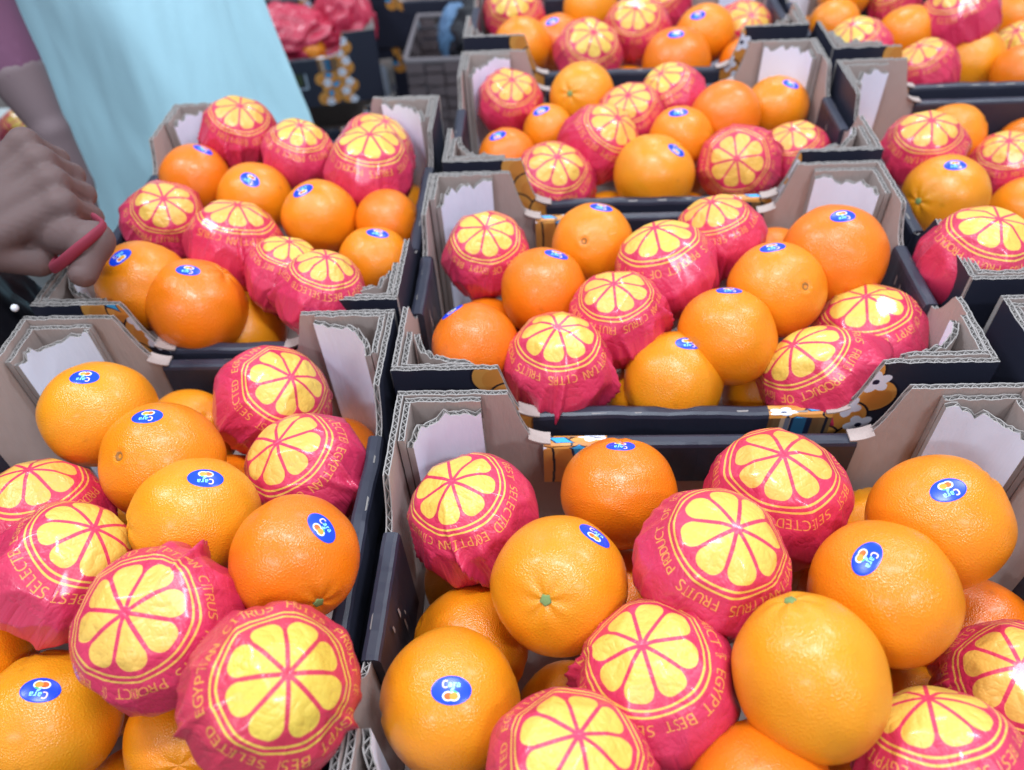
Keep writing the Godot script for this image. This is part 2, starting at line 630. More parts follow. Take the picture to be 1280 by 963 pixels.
# ------------------------------------------------------------------ cartons
# A corrugated board standing on edge: two liners with a fluted sheet between them.
# a: outer lower corner, dx: along, dn: from the outer to the inner face, top(s): height of the upper edge
func board(a: Vector3, dx: Vector3, dn: Vector3, length: float, top: Callable, low: float, mats: Array, called: String, parent: Node3D, thick := 0.005, flute := 0.0062, path = null) -> MeshInstance3D:
	var outer := Buf.new()
	var inner := Buf.new()
	var cut := Buf.new()
	var lt := 0.0009
	var n := int(length / (flute * 0.5))
	var st := length / n
	for i in n:
		var s0 := i * st
		var s1 := s0 + st
		var y0: float = top.call(s0)
		var y1: float = top.call(s1)
		var P := func(s: float, d: float, y: float) -> Vector3:
			if path == null:
				return a + dx * s + dn * d + Vector3(0, y, 0)
			var q: Array = path.call(s / length)
			return q[0] + q[1] * d + Vector3(0, y, 0)
		var u0 := 1.0 - s0 / length
		var u1 := 1.0 - s1 / length
		var hh := CARTON_H
		outer.quad(P.call(s1, 0, y1), P.call(s0, 0, y0), P.call(s0, 0, low), P.call(s1, 0, low), Vector2(u1, -y1 / hh), Vector2(u0, -y0 / hh), Vector2(u0, -low / hh), Vector2(u1, -low / hh))
		inner.quad(P.call(s0, thick, y0), P.call(s1, thick, y1), P.call(s1, thick, low), P.call(s0, thick, low))
		cut.quad(P.call(s0, 0, y0), P.call(s1, 0, y1), P.call(s1, lt, y1), P.call(s0, lt, y0))
		cut.quad(P.call(s0, thick - lt, y0), P.call(s1, thick - lt, y1), P.call(s1, thick, y1), P.call(s0, thick, y0))
		cut.quad(P.call(s0, lt, y0), P.call(s1, lt, y1), P.call(s1, lt, y1 - 0.02), P.call(s0, lt, y0 - 0.02))
		cut.quad(P.call(s1, thick - lt, y1), P.call(s0, thick - lt, y0), P.call(s0, thick - lt, y0 - 0.02), P.call(s1, thick - lt, y1 - 0.02))
		var d0 := lt if i % 2 == 0 else thick - lt
		var d1 := thick - lt if i % 2 == 0 else lt
		var e := 0.0007
		y0 -= 0.0006
		y1 -= 0.0006
		var A := P.call(s0, d0, y0) as Vector3
		var B := P.call(s1, d1, y1) as Vector3
		var dn2 := Vector3(0, -0.02, 0)
		cut.quad(A, B, B + dn2, A + dn2)
		cut.quad(B + dx * e, A + dx * e, A + dx * e + dn2, B + dx * e + dn2)
		cut.quad(A, B, B + dx * e, A + dx * e)
	for e in [[0.0, -1], [length, 1]]:   # the two upright ends
		var y: float = top.call(e[0])
		var p: Vector3 = a + dx * e[0]
		if path != null:
			p = path.call(e[0] / length)[0]
			dn = path.call(e[0] / length)[1]
		if e[1] > 0:
			cut.quad(p + Vector3(0, y, 0) + dn * thick, p + Vector3(0, y, 0), p + Vector3(0, low, 0), p + Vector3(0, low, 0) + dn * thick)
		else:
			cut.quad(p + Vector3(0, y, 0), p + Vector3(0, y, 0) + dn * thick, p + Vector3(0, low, 0) + dn * thick, p + Vector3(0, low, 0))
	var am := outer.commit()
	inner.commit(am)
	cut.commit(am)
	return part(called, am, mats, parent)

func ear_top(length: float, ear: float, low: float, jag: int) -> Callable:
	var nz := FastNoiseLite.new()
	nz.seed = jag
	nz.frequency = 90.0
	return func(s: float) -> float:
		var t := minf(s, length - s)
		var k := clampf((t - ear) / 0.028, 0.0, 1.0)
		var y := low * (1.0 - pow(1.0 - k, 2.3))
		return y + 0.0016 * nz.get_noise_1d(s) * (1.0 if k < 1.0 else 0.3)

# The doubled-over middle of a wall: rounded fold on top, flap hanging down inside
func rim_fold(a: Vector3, dx: Vector3, dn: Vector3, s0: float, s1: float, low: float, flap: float, printed: bool, length: float, parent: Node3D) -> void:
	var prof := [Vector2(-0.002, low - 0.035), Vector2(-0.002, low - 0.002), Vector2(-0.0008, low + 0.0012), Vector2(0.002, low + 0.0024), Vector2(0.0075, low + 0.0024), Vector2(0.0098, low + 0.0012), Vector2(0.011, low - 0.0015), Vector2(0.0112, low - flap), Vector2(0.0085, low - flap - 0.001)]
	var b := Buf.new()
	var n := 24
	var wob := FastNoiseLite.new()
	wob.seed = int(length * 1000) + int(s0 * 5000.0)
	wob.frequency = 14.0
	for i in n:
		var q0 := lerpf(s0, s1, float(i) / n)
		var q1 := lerpf(s0, s1, float(i + 1) / n)
		for k in prof.size() - 1:
			var p: Vector2 = prof[k]
			var q: Vector2 = prof[k + 1]
			var w0 := 0.0016 * wob.get_noise_1d(q0)
			var w1 := 0.0016 * wob.get_noise_1d(q1)
			var v0 := clampf((k - 1) / 7.0 * 0.42, 0.0, 0.42)
			var v1 := clampf(k / 7.0 * 0.42, 0.0, 0.42)
			var um := 1.0 - (q0 + q1) * 0.5 / length
			var us := Vector2(1.0 - q0 / length, 1.0 - q1 / length)
			if um < 0.655:
				us = Vector2(0.04, 0.04)
				v0 = 0.9
				v1 = 0.9
			b.quad(a + dx * q0 + dn * (q.x + w0) + Vector3(0, q.y + w0, 0), a + dx * q1 + dn * (q.x + w1) + Vector3(0, q.y + w1, 0), a + dx * q1 + dn * (p.x + w1) + Vector3(0, p.y + w1, 0), a + dx * q0 + dn * (p.x + w0) + Vector3(0, p.y + w0, 0),
				Vector2(us.x, v1), Vector2(us.y, v1), Vector2(us.y, v0), Vector2(us.x, v0))
	for e in [s0, s1]:
		for k in prof.size() - 2:
			var c: Vector3 = a + dx * e + dn * 0.004 + Vector3(0, low - 0.03, 0)
			var p: Vector3 = a + dx * e + dn * prof[k].x + Vector3(0, prof[k].y, 0)
			var q: Vector3 = a + dx * e + dn * prof[k + 1].x + Vector3(0, prof[k + 1].y, 0)
			if e == s0:
				b.quad(c, q, p, c)
			else:
				b.quad(c, p, q, c)
	part("rim_flap", b.commit(), M.carton_print if printed else M.navy_flap, parent)
	# pale worn nicks along the fold
	var nick := Buf.new()
	var s := s0 + 0.02
	while s < s1 - 0.03:
		var l := rng.randf_range(0.006, 0.014)
		if rng.randf() < 0.65:
			var y := low + 0.003
			var d := rng.randf_range(0.0, 0.002)
			nick.quad(a + dx * s + dn * (d + 0.0012) + Vector3(0, y, 0), a + dx * (s + l) + dn * (d + 0.001) + Vector3(0, y, 0), a + dx * (s + l * 0.9) + dn * d + Vector3(0, y - 0.0008, 0), a + dx * (s + l * 0.1) + dn * d + Vector3(0, y - 0.0008, 0))
		s += l + rng.randf_range(0.01, 0.04)
	if flap > 0.06:   # rubbed streaks on the inside of the short walls
		for k in 5:
			var q := rng.randf_range(s0 + 0.02, s1 - 0.03)
			var y := low - rng.randf_range(0.012, 0.05)
			var l := rng.randf_range(0.006, 0.02)
			var e := rng.randf_range(0.0012, 0.003)
			nick.quad(a + dx * (q + e) + dn * 0.0122 + Vector3(0, y, 0), a + dx * q + dn * 0.0122 + Vector3(0, y + 0.002, 0), a + dx * (q + 0.3 * e) + dn * 0.0123 + Vector3(0, y - l, 0), a + dx * (q + 1.4 * e) + dn * 0.0123 + Vector3(0, y - 0.8 * l, 0))
	if nick.v.size():
		part("worn_nick", nick.commit(), M.cut, parent).set_meta("kind", "stuff")

func nn_side(d: Vector3, towards: Vector3) -> Vector3:
	var n := Vector3(d.z, 0, -d.x)
	return n if n.dot(towards) > 0.0 else -n

# x0..x1, z of the front and of the back, all at the corner tops' height
func carton(called: String, x0: float, x1: float, zf: float, zb: float, label: String, printed: Array, seed_: int, at := Vector3(0, T, 0), turn := Basis.IDENTITY, posts := true) -> Node3D:
	rng.seed = seed_
	var o := thing(called, label, "carton", at, "open fruit cartons")
	o.basis = turn
	var w := x1 - x0
	var d := zf - zb
	var low_l := -0.059
	var low_s := -0.034
	var bot := -CARTON_H
	var long_ear := minf(0.088, w * 0.25)
	var short_ear := minf(0.088, d * 0.25)
	var spec := [
		["front_wall", Vector3(x1, 0, zf), Vector3(-1, 0, 0), Vector3(0, 0, -1), w, long_ear, low_l, 0.046, printed.has("front")],
		["back_wall", Vector3(x0, 0, zb), Vector3(1, 0, 0), Vector3(0, 0, 1), w, long_ear, low_l, 0.046, printed.has("back")],
		["side_wall", Vector3(x0, 0, zf - 0.0055), Vector3(0, 0, -1), Vector3(1, 0, 0), d - 0.011, short_ear, low_s, 0.1, false],
		["side_wall", Vector3(x1, 0, zb + 0.0055), Vector3(0, 0, 1), Vector3(-1, 0, 0), d - 0.011, short_ear, low_s, 0.1, false]]
	for s in spec:
		var wall := board(s[1], s[2], s[3], s[4], ear_top(s[4], s[5], s[6], rng.randi() % 999), bot, [M.carton_print if s[0].ends_with("k_wall") or s[0] == "front_wall" else M.navy, M.kraft, M.cut], s[0], o)
		rim_fold(s[1], s[2], s[3], s[5] + 0.026, s[4] - s[5] - 0.026, s[6], s[7], s[8], s[4], wall)
		# curled lips where the ear's cut ends
		for e in ([] if s[0] == "side_wall" else [s[5] + 0.014, s[4] - s[5] - 0.032]):
			var lip := Buf.new()
			var y: float = s[6] + 0.0030
			for i in 6:
				for side in 2:
					var q := [float(i) / 6.0, float(i + 1) / 6.0]
					var across := [-0.0026, 0.0098]
					var rise := [0.006 * pow(1.0 - q[0], 2.0), 0.006 * pow(1.0 - q[1], 2.0)]
					if e > s[4] * 0.5:
						rise = [0.006 * q[0] * q[0], 0.006 * q[1] * q[1]]
					var c := []
					for m in [[0, 0], [0, 1], [1, 1], [1, 0]]:
						c.append(s[1] + s[2] * (e + 0.018 * q[m[0]]) + s[3] * across[m[1]] + Vector3(0, y + rise[m[0]] + (0.0013 if side else 0.0), 0))
					if side:
						lip.quad(c[0], c[1], c[2], c[3])
						lip.quad(c[0], c[3], c[3] - Vector3(0, 0.0013, 0), c[0] - Vector3(0, 0.0013, 0))
						lip.quad(c[2], c[1], c[1] - Vector3(0, 0.0013, 0), c[2] - Vector3(0, 0.0013, 0))
					else:
						lip.quad(c[3], c[2], c[1], c[0])
			part("torn_lip", lip.commit(), M.kraft, wall)
	var floor_ := Buf.new()
	floor_.box(Vector3(x0 + 0.006, bot, zb + 0.006), Vector3(x1 - 0.006, bot + 0.006, zf - 0.006))
	part("bottom_panel", floor_.commit(), M.kraft, o)
	if not posts:
		return o
	for c in [[x0, zb, 1, 1], [x1, zb, -1, 1], [x0, zf, 1, -1], [x1, zf, -1, -1]]:
		var px: float = c[0] + c[2] * 0.0065
		var pz: float = c[1] + c[3] * 0.0065
		var la := rng.randf_range(0.056, 0.066)
		var lb := rng.randf_range(0.044, 0.054)
		var nz := FastNoiseLite.new()
		nz.seed = rng.randi() % 9999
		nz.frequency = 70.0
		var flip: bool = c[2] * c[3] < 0
		var post := Node3D.new()
		post.name = "corner_post"
		o.add_child(post, true)
		var lift := rng.randf_range(-0.006, 0.003)
		var plain := func(s: float) -> float: return lift + 0.002 * nz.get_noise_1d(s)
		var kk := [M.kraft, M.kraft, M.cut]
		# boards lie just inside the walls; the third closes the triangle
		var ax := Vector3(px, 0, pz)
		var pa := Vector3(px + c[2] * la, 0, pz)
		var pb := Vector3(px, 0, pz + c[3] * lb)
		if flip:
			board(pa, Vector3(-c[2], 0, 0), Vector3(0, 0, c[3]), la, plain, bot + 0.01, kk, "post_board", post)
			board(ax + Vector3(0, 0, c[3] * 0.0055), Vector3(0, 0, c[3]), Vector3(c[2], 0, 0), lb - 0.0055, plain, bot + 0.01, kk, "post_board", post)
		else:
			board(ax, Vector3(c[2], 0, 0), Vector3(0, 0, c[3]), la, plain, bot + 0.01, kk, "post_board", post)
			board(pb, Vector3(0, 0, -c[3]), Vector3(c[2], 0, 0), lb - 0.0055, plain, bot + 0.01, kk, "post_board", post)
		var p0 := pa + Vector3(0, 0, c[3] * 0.006)
		var p1 := pb + Vector3(c[2] * 0.006, 0, 0)
		if flip:
			var t := p0
			p0 = p1
			p1 = t
		var dd := (p0 - p1).normalized()
		var nn := Vector3(c[2], 0, c[3]).normalized()
		nn = (nn - dd * nn.dot(dd)).normalized()
		var ll := p0.distance_to(p1)
		var slope := rng.randf_range(-0.004, 0.006)
		var towards_long := not flip
		var ragged := func(s: float) -> float:
			var t: float = s / ll if towards_long else 1.0 - s / ll
			return lift - slope * pow(clampf(1.0 - t, 0.0, 1.0), 1.5) + 0.009 * nz.get_noise_1d(s * 0.9 + 3.0) - 0.004 + 0.003 * nz.get_noise_1d(s * 4.0) - 0.004 * maxf(nz.get_noise_1d(s * 2.2 + 9.0), 0.0)
		var bow := ax.lerp((p0 + p1) * 0.5, 0.22) + nn * 0.004
		board(p1, dd, nn, ll, ragged, bot + 0.008, [M.kraft, M.torn, M.cut], "torn_liner", post, 0.005, 0.0062, func(t: float) -> Array:
			var cc := p1.lerp(bow, t).lerp(bow.lerp(p0, t), t)
			var along := (bow - p1).lerp(p0 - bow, t).normalized()
			return [cc, nn_side(along, nn)])
	return o


# ------------------------------------------------------------------ people
# a standing clothed figure; the arm's joints are given, everything else follows from the feet
func figure(label: String, at: Vector3, face: float, arm: Array, cloth: Material, skin: Material, sleeve_to: int, hand: Array, legs := true) -> Node3D:
	var o := thing("person", label, "person", at)
	var b := Basis(Vector3.UP, face)
	var q := func(x: float, y: float, z: float) -> Vector3: return b * Vector3(x, y, z)
	var c := [[q.call(-0.09, 1.02, 0), 0.13, q.call(-0.10, 1.36, 0), 0.115], [q.call(0.09, 1.02, 0), 0.13, q.call(0.10, 1.36, 0), 0.115], [q.call(-0.17, 1.42, 0), 0.06, q.call(0.17, 1.42, 0), 0.06], [q.call(0, 1.42, 0), 0.07, q.call(0, 1.5, 0), 0.055]]
	if legs:
		for s in [-1, 1]:
			c.append([q.call(0.09 * s, 0.95, 0), 0.1, q.call(0.1 * s, 0.5, 0.01), 0.07])
			c.append([q.call(0.1 * s, 0.5, 0.01), 0.07, q.call(0.1 * s, 0.08, -0.02), 0.05])
	var s := [[q.call(0, 1.46, 0), 0.055, q.call(0, 1.6, 0.01), 0.052], [q.call(0, 1.63, 0.03), 0.08, q.call(0, 1.7, 0.0), 0.095]]
	for k in arm.size() - 1:
		var piece := [arm[k][0] - at, arm[k][1], arm[k + 1][0] - at, arm[k + 1][1]]
		if k < sleeve_to:
			c.append(piece)
		else:
			s.append(piece)
	part("clothing", net(c, 0.014, 0.05), cloth, o)
	part("body", net(s.slice(0, 2), 0.012, 0.03), skin, o)
	var h := []
	for k in range(2, s.size()):
		h.append(s[k])
	for f in hand:
		h.append([f[0] - at, f[1], f[2] - at, f[3]])
	if h.size():
		part("bare_forearm" if hand.is_empty() else "forearm_and_hand", net(h, 0.0032, 0.0065), skin, o)
	return o

func robe_person(at: Vector3, cloth: Material, skin: Material) -> void:
	var o := thing("person", "person in a long pale blue robe standing behind the cartons at left", "person", at)
	var nz := FastNoiseLite.new()
	nz.seed = 4
	nz.frequency = 1.0
	nz.fractal_octaves = 2
	# height, half width, half depth
	var prof := [[0.10, 0.27, 0.22], [0.40, 0.255, 0.20], [0.62, 0.222, 0.185], [0.75, 0.207, 0.17], [0.88, 0.195, 0.155], [1.0, 0.172, 0.145], [1.12, 0.18, 0.135], [1.28, 0.20, 0.13], [1.40, 0.215, 0.115], [1.47, 0.16, 0.09], [1.52, 0.07, 0.07], [1.55, 0.06, 0.06]]
	var ny := 90
	var nu := 160
	var robe := part("robe", grid(ny, nu, func(i: int, j: int):
		var y := lerpf(1.55, 0.10, float(i) / ny)
		var k := 0
		while k < prof.size() - 2 and y > prof[k + 1][0]:
			k += 1
		var t := clampf((y - prof[k][0]) / (prof[k + 1][0] - prof[k][0]), 0.0, 1.0)
		var a := TAU * j / nu
		var fold := clampf((1.25 - y) / 0.9, 0.0, 1.0)
		var f := 1.0 + fold * (0.05 * sin(5.0 * a + 1.4 + 0.8 * y) + 0.035 * sin(9.0 * a + 2.0 * y + 0.7) + 0.05 * nz.get_noise_3d(cos(a) * 2.6, y * 1.6, sin(a) * 2.6))
		f += 0.05 * fold * exp(-pow(wrapf(a - 2.25 + 0.25 * (y - 0.7), -PI, PI) / 0.09, 2.0)) - 0.03 * fold * exp(-pow(wrapf(a - 2.02 + 0.3 * (y - 0.7), -PI, PI) / 0.12, 2.0))
		f += 0.012 * nz.get_noise_3d(cos(a) * 9.0, y * 7.0, sin(a) * 9.0)
		return Vector3(lerpf(prof[k][1], prof[k + 1][1], t) * f * cos(a), y, lerpf(prof[k][2], prof[k + 1][2], t) * f * sin(a)), func(i: int, j: int): return Vector2(float(j) / nu * 6.0, float(i) / ny * 6.0), null), cloth, o)
	for s in [-1.0, 1.0]:
		part("sleeve", tube([Vector3(0.17 * s, 1.42, 0), Vector3(0.25 * s, 1.25, -0.03), Vector3(0.27 * s, 1.1, -0.08), Vector3(0.22 * s, 1.02, -0.2)], [0.08, 0.075, 0.07, 0.075], 18), cloth, robe)
	part("body", net([[Vector3(0, 1.48, 0), 0.055, Vector3(0, 1.6, 0.01), 0.052], [Vector3(0, 1.66, 0.03), 0.08, Vector3(0, 1.73, 0.0), 0.095], [Vector3(-0.2, 1.0, -0.22), 0.035, Vector3(0.0, 0.99, -0.24), 0.03], [Vector3(0.2, 1.0, -0.22), 0.035, Vector3(0.0, 0.99, -0.24), 0.03]], 0.012, 0.02), skin, o)
	for s in [-1.0, 1.0]:
		part("shoe", net([[Vector3(0.1 * s, 0.05, -0.06), 0.05, Vector3(0.11 * s, 0.04, 0.12), 0.042]], 0.012, 0.02), mat(srgb(40, 34, 30), 0.5), o)


func lamp(at: Vector3, energy: float, where: String) -> void:
	var o := thing("ceiling_lamp", "white overhead strip lamp hanging above " + where, "lamp", at, "overhead strip lamps")
	var hb := Buf.new()
	hb.box(Vector3(-0.3, 0.012, -0.09), Vector3(0.3, 0.06, 0.09))
	part("housing", hb.commit(), mat(srgb(220, 222, 225), 0.5), o)
	var gb := Buf.new()
	gb.box(Vector3(-0.28, 0.0, -0.07), Vector3(0.28, 0.0115, 0.07))
	var gm := mat(Color.WHITE, 0.4)
	gm.emission_enabled = true
	gm.emission = Color(0.94, 0.97, 1.0)
	gm.emission_energy_multiplier = 3.0
	part("lamp_diffuser", gb.commit(), gm, o)
	var l := AreaLight3D.new()
	l.name = "lamp_light"
	l.area_size = Vector2(0.56, 0.14)
	l.light_energy = energy
	l.light_color = Color(0.91, 0.955, 1.0)
	l.area_range = 8.0
	l.area_attenuation = 2.0
	l.shadow_enabled = true
	l.position = Vector3(0, -0.004, 0)
	l.rotation = Vector3(-PI / 2, 0, 0)
	o.add_child(l)


func _ready() -> void:
	# ---- camera
	var cam := Camera3D.new()
	cam.name = "camera"
	cam.transform = Transform3D(Basis(Vector3(0.99839444, -0.04880021, -0.02875899), Vector3(0.01337785, 0.6964954, -0.71743655), Vector3(0.05504155, 0.71589993, 0.69602997)).orthonormalized(), Vector3(0, T + 0.437, 0))
	cam.fov = 52.94
	var lens := CameraAttributesPhysical.new()
	lens.frustum_focal_length = 24.1
	lens.frustum_focus_distance = 0.54
	lens.exposure_aperture = 4.6
	lens.frustum_near = 0.02
	lens.frustum_far = 60.0
	cam.attributes = lens
	cam.near = 0.02
	cam.far = 60.0
	add_child(cam)
	cam.current = true
	# ---- the hall's even light, and strip lamps above the stall
	var we := WorldEnvironment.new()
	we.name = "hall_light"
	var env := Environment.new()
	env.background_mode = Environment.BG_COLOR
	env.background_color = srgb(206, 214, 224)
	env.background_energy_multiplier = 0.5
	env.tonemap_mode = Environment.TONE_MAPPER_LINEAR
	env.tonemap_exposure = 1.2
	env.sdfgi_enabled = true
	env.ssao_enabled = true
	env.ssil_enabled = true
	we.environment = env
	add_child(we)
	for p in [[1.28, -1.3, "the right hand carton"], [0.36, -2.7, "the floor beyond the rearmost carton"], [-1.3, -0.75, "the person in dark clothes"], [1.05, 0.86, "the camera's right"], [-1.0, 1.5, "the camera's left, far back"], [-1.5, -2.9, "the far stack behind the robe"], [0.05, -0.35, "the near right carton"]]:
		lamp(Vector3(p[0], T + 1.75, p[1]), 2.05, p[2])

	make_materials()
	make_fruit_meshes()

	# ---- ground and stall
	var gb := Buf.new()
	gb.quad(Vector3(-8, 0, -10), Vector3(8, 0, -10), Vector3(8, 0, 5), Vector3(-8, 0, 5))
	var fm := mat(srgb(120, 112, 108), 0.45)
	fm.albedo_texture = noise_tex(FastNoiseLite.TYPE_SIMPLEX, 0.02, 4)
	fm.uv1_triplanar = true
	(fm.albedo_texture as NoiseTexture2D).color_ramp = Gradient.new()
	(fm.albedo_texture as NoiseTexture2D).color_ramp.set_color(0, Color(0.75, 0.75, 0.75))
	var fl := part("floor", gb.commit(), fm, self)
	fl.set_meta("kind", "structure")
	var table := thing("display_table", "dark display table carrying the fruit cartons", "table", Vector3.ZERO)
	var dark := mat(srgb(38, 34, 36), 0.6)
	var tb := Buf.new()
	tb.box(Vector3(-0.5, T - CARTON_H - 0.036, -0.95), Vector3(-0.1405, T - CARTON_H - 0.002, 0.06))
	tb.box(Vector3(-0.14, T - CARTON_H - 0.036, -1.46), Vector3(0.9, T - CARTON_H - 0.002, 0.06))
	part("tabletop", tb.commit(), dark, table)
	for p in [Vector3(-0.46, 0, -0.9), Vector3(-0.09, 0, -1.42), Vector3(0.86, 0, -1.42), Vector3(-0.46, 0, 0.02), Vector3(0.86, 0, 0.02), Vector3(0.2, 0, -1.42), Vector3(0.2, 0, 0.02)]:
		var lb := Buf.new()
		lb.box(p + Vector3(-0.03, 0, -0.03), p + Vector3(0.03, T - CARTON_H - 0.0365, 0.03))
		part("leg", lb.commit(), dark, table)

	# ---- cartons
	carton("fruit_carton", -0.124, 0.358, -0.103, -0.420, "near right open carton of oranges at the bottom of the picture", ["back"], 100)
	carton("fruit_carton", -0.133, 0.347, -0.443, -0.748, "middle open carton of oranges in the centre of the picture", ["front", "back"], 107)
	carton("fruit_carton", -0.121, 0.356, -0.770, -1.064, "far middle open carton of oranges behind the central one", ["front"], 114)
	carton("fruit_carton", -0.123, 0.358, -1.111, -1.420, "rearmost open carton of oranges at the picture's top centre", [], 121)
	carton("fruit_carton", -0.480, -0.140, -0.100, -0.520, "near left open carton of oranges at the lower left", [], 128)
	carton("fruit_carton", -0.481, -0.140, -0.534, -0.935, "open carton of oranges in front of the blue robed person", [], 135)
	carton("fruit_carton", 0.364, 0.842, -0.545, -0.995, "right hand open carton of oranges cut by the picture's edge", [], 142)
	carton("fruit_carton", 0.370, 0.850, -1.030, -1.400, "far right open carton of oranges in the top right corner", [], 149)
	carton("fruit_carton", 0.379, 0.860, -0.110, -0.523, "carton at the right edge showing only its torn corner post", [], 156)
	# ---- fruit
	wrapped(Vector3(-0.0618, -0.0449, -0.3305), 0.0476, Vector3(-0.2492, 0.9684, 0.0031), Vector3(0.7117, 0.6214, 0.3275), 1.047, 0, 0, "red wrapped orange in the back left corner of the near right carton")
	orange(Vector3(0.0484, -0.0538, -0.3591), 0.0450, Vector3(0.0606, 0.8004, -0.5964), 1, 1, "", Vector3(0.0104, 0.933, -0.3597), Vector3(-0.9809, 0.169, -0.0963), "small bright orange against the back wall of the near right carton, sticker on top")
	wrapped(Vector3(0.1586, -0.0308, -0.3357), 0.0503, Vector3(-0.0811, 0.9964, -0.0251), Vector3(0.1202, 0.632, 0.7656), 1.047, 2, 1, "red wrapped orange touching the back wall of the near right carton")
	orange(Vector3(0.2607, -0.022, -0.31), 0.0453, Vector3(0.6613, 0.6303, -0.4066), 3, 0, "", Vector3(-0.2132, 0.97, 0.1165), Vector3(-0.9428, -0.1924, 0.2724), "bare orange in the back right corner of the near right carton by white torn card")
	orange(Vector3(0.001, -0.0202, -0.2606), 0.0450, Vector3(-0.1999, 0.7206, 0.6639), 1, 4, "stem", Vector3(0.5296, 0.7703, -0.3552), Vector3(0.4876, -0.6276, 0.6069), "bare orange with green stem button turned to the camera in near right carton")
	wrapped(Vector3(0.0974, -0.0037, -0.2651), 0.0485, Vector3(0.1804, 0.9797, 0.0877), Vector3(-0.5032, 0.3147, 0.8049), 3.840, 1, 0, "red wrapped orange in the middle of the near right carton, right of the stem-faced orange")
	orange(Vector3(0.2019, -0.0078, -0.2483), 0.0448, Vector3(-0.8634, -0.2783, 0.4208), 0, 0, "", Vector3(-0.4633, 0.8861, -0.0114), Vector3(-0.354, -0.6378, 0.684), "bare orange with steeply tilted sticker below the one in the back right corner")
	orange(Vector3(0.139, 0.0107, -0.1874), 0.0414, Vector3(-0.2675, 0.7528, -0.6014), 5, 2, "stem", Vector3(0, 0, 0), Vector3(0, 0, 0), "tall oblong orange with green stem on its top, centre of the near right carton")
	wrapped(Vector3(0.0592, -0.0261, -0.1977), 0.0480, Vector3(-0.2528, 0.9659, -0.056), Vector3(0.1138, 0.6785, 0.7257), 0.233, 0, 0, "red wrapped orange directly left of the tall oblong orange")
	orange(Vector3(-0.0663, -0.0344, -0.1891), 0.0439, Vector3(-0.9828, -0.0585, 0.1752), 0, 4, "", Vector3(0.1344, 0.9614, 0.2402), Vector3(0.9984, -0.0488, -0.0288), "yellowish bare orange with upright sticker facing the camera by the near carton's left wall")
	wrapped(Vector3(0.0049, -0.0141, -0.139), 0.0460, Vector3(0.1105, 0.9798, -0.1669), Vector3(0.9984, -0.0488, -0.0288), 4.514, 2, 0, "red wrapped orange cut off by the bottom of the picture, left of centre")
	orange(Vector3(0.1094, -0.0299, -0.1379), 0.0397, Vector3(-0.4025, 0.2878, -0.869), 1, 1, "", Vector3(0, 0, 0), Vector3(0, 0, 0), "plain bare orange below the tall oblong orange at the bottom of the picture")
	wrapped(Vector3(0.2873, -0.0622, -0.2047), 0.0471, Vector3(-0.3418, 0.9396, -0.018), Vector3(0.9984, -0.0488, -0.0288), 5.875, 4, 1, "red wrapped orange cut off by the right edge of the picture")
	wrapped(Vector3(0.2096, -0.0263, -0.1474), 0.0451, Vector3(-0.2212, 0.7556, -0.6166), Vector3(0.9984, -0.0488, -0.0288), 5.519, 1, 0, "red wrapped orange at bottom right with its petals spread below a high star")
	orange(Vector3(-0.0637, -0.1019, -0.2563), 0.0450, Vector3(0.8752, -0.4454, 0.1889), 4, 0, "", Vector3(0, 0, 0), Vector3(0, 0, 0), "bare orange tucked under the wrapped one in the near right carton's back left corner")
	orange(Vector3(0.0066, -0.1478, -0.226), 0.0386, Vector3(0.5345, -0.3672, 0.7613), 0, 0, "", Vector3(0, 0, 0), Vector3(0, 0, 0), "bare orange sunk between the stickered yellowish orange and the wrapped ones")
	orange(Vector3(0.2467, -0.1398, -0.2238), 0.0389, Vector3(0.7998, -0.0513, 0.5981), 1, 4, "", Vector3(0, 0, 0), Vector3(0, 0, 0), "bare orange sunk to the right of the tall oblong orange")
	orange(Vector3(0.3057, -0.1178, -0.2716), 0.0443, Vector3(0.798, 0.4191, 0.4331), 2, 3, "", Vector3(0, 0, 0), Vector3(0, 0, 0), "shaded bare orange low beside the right wall of the near right carton")
	wrapped(Vector3(-0.0678, -0.0414, -0.6505), 0.0453, Vector3(0.0492, 0.9648, 0.2584), Vector3(-0.5532, 0.4504, 0.7008), 0.233, 2, 0, "red wrapped orange in the back left corner of the middle carton")
	orange(Vector3(0.0411, -0.0409, -0.666), 0.0427, Vector3(0.257, -0.6425, -0.7219), 4, 0, "navel", Vector3(0.1966, 0.9658, -0.1692), Vector3(-0.9336, 0.2841, -0.2184), "bare orange with a ringed navel at the back of the middle carton")
	orange(Vector3(-0.0091, -0.0396, -0.5894), 0.0433, Vector3(0.9266, -0.1177, -0.3571), 0, 1, "", Vector3(0.2921, 0.9506, -0.1051), Vector3(-0.9884, 0.138, -0.0638), "reddish bare orange right of the wrapped one in the middle carton's back left corner")
	wrapped(Vector3(0.1104, -0.0374, -0.6082), 0.0515, Vector3(-0.2759, 0.9489, -0.1535), Vector3(0.2294, 0.5845, 0.7783), 4.712, 1, 0, "red wrapped orange in the centre back of the middle carton, star near its top")
	wrapped(Vector3(0.1712, -0.0424, -0.6698), 0.0459, Vector3(-0.2753, 0.9594, -0.0608), Vector3(0.9984, -0.0488, -0.0288), 5.463, 6, 1, "red wrapped orange at the back wall of the middle carton, right of the centre one")
	orange(Vector3(0.2756, -0.0362, -0.6296), 0.0503, Vector3(0.2047, -0.7391, 0.6418), 3, 1, "", Vector3(-0.0805, 0.9939, 0.0747), Vector3(-0.9855, -0.0729, 0.1529), "large bare orange in the back right corner of the middle carton")
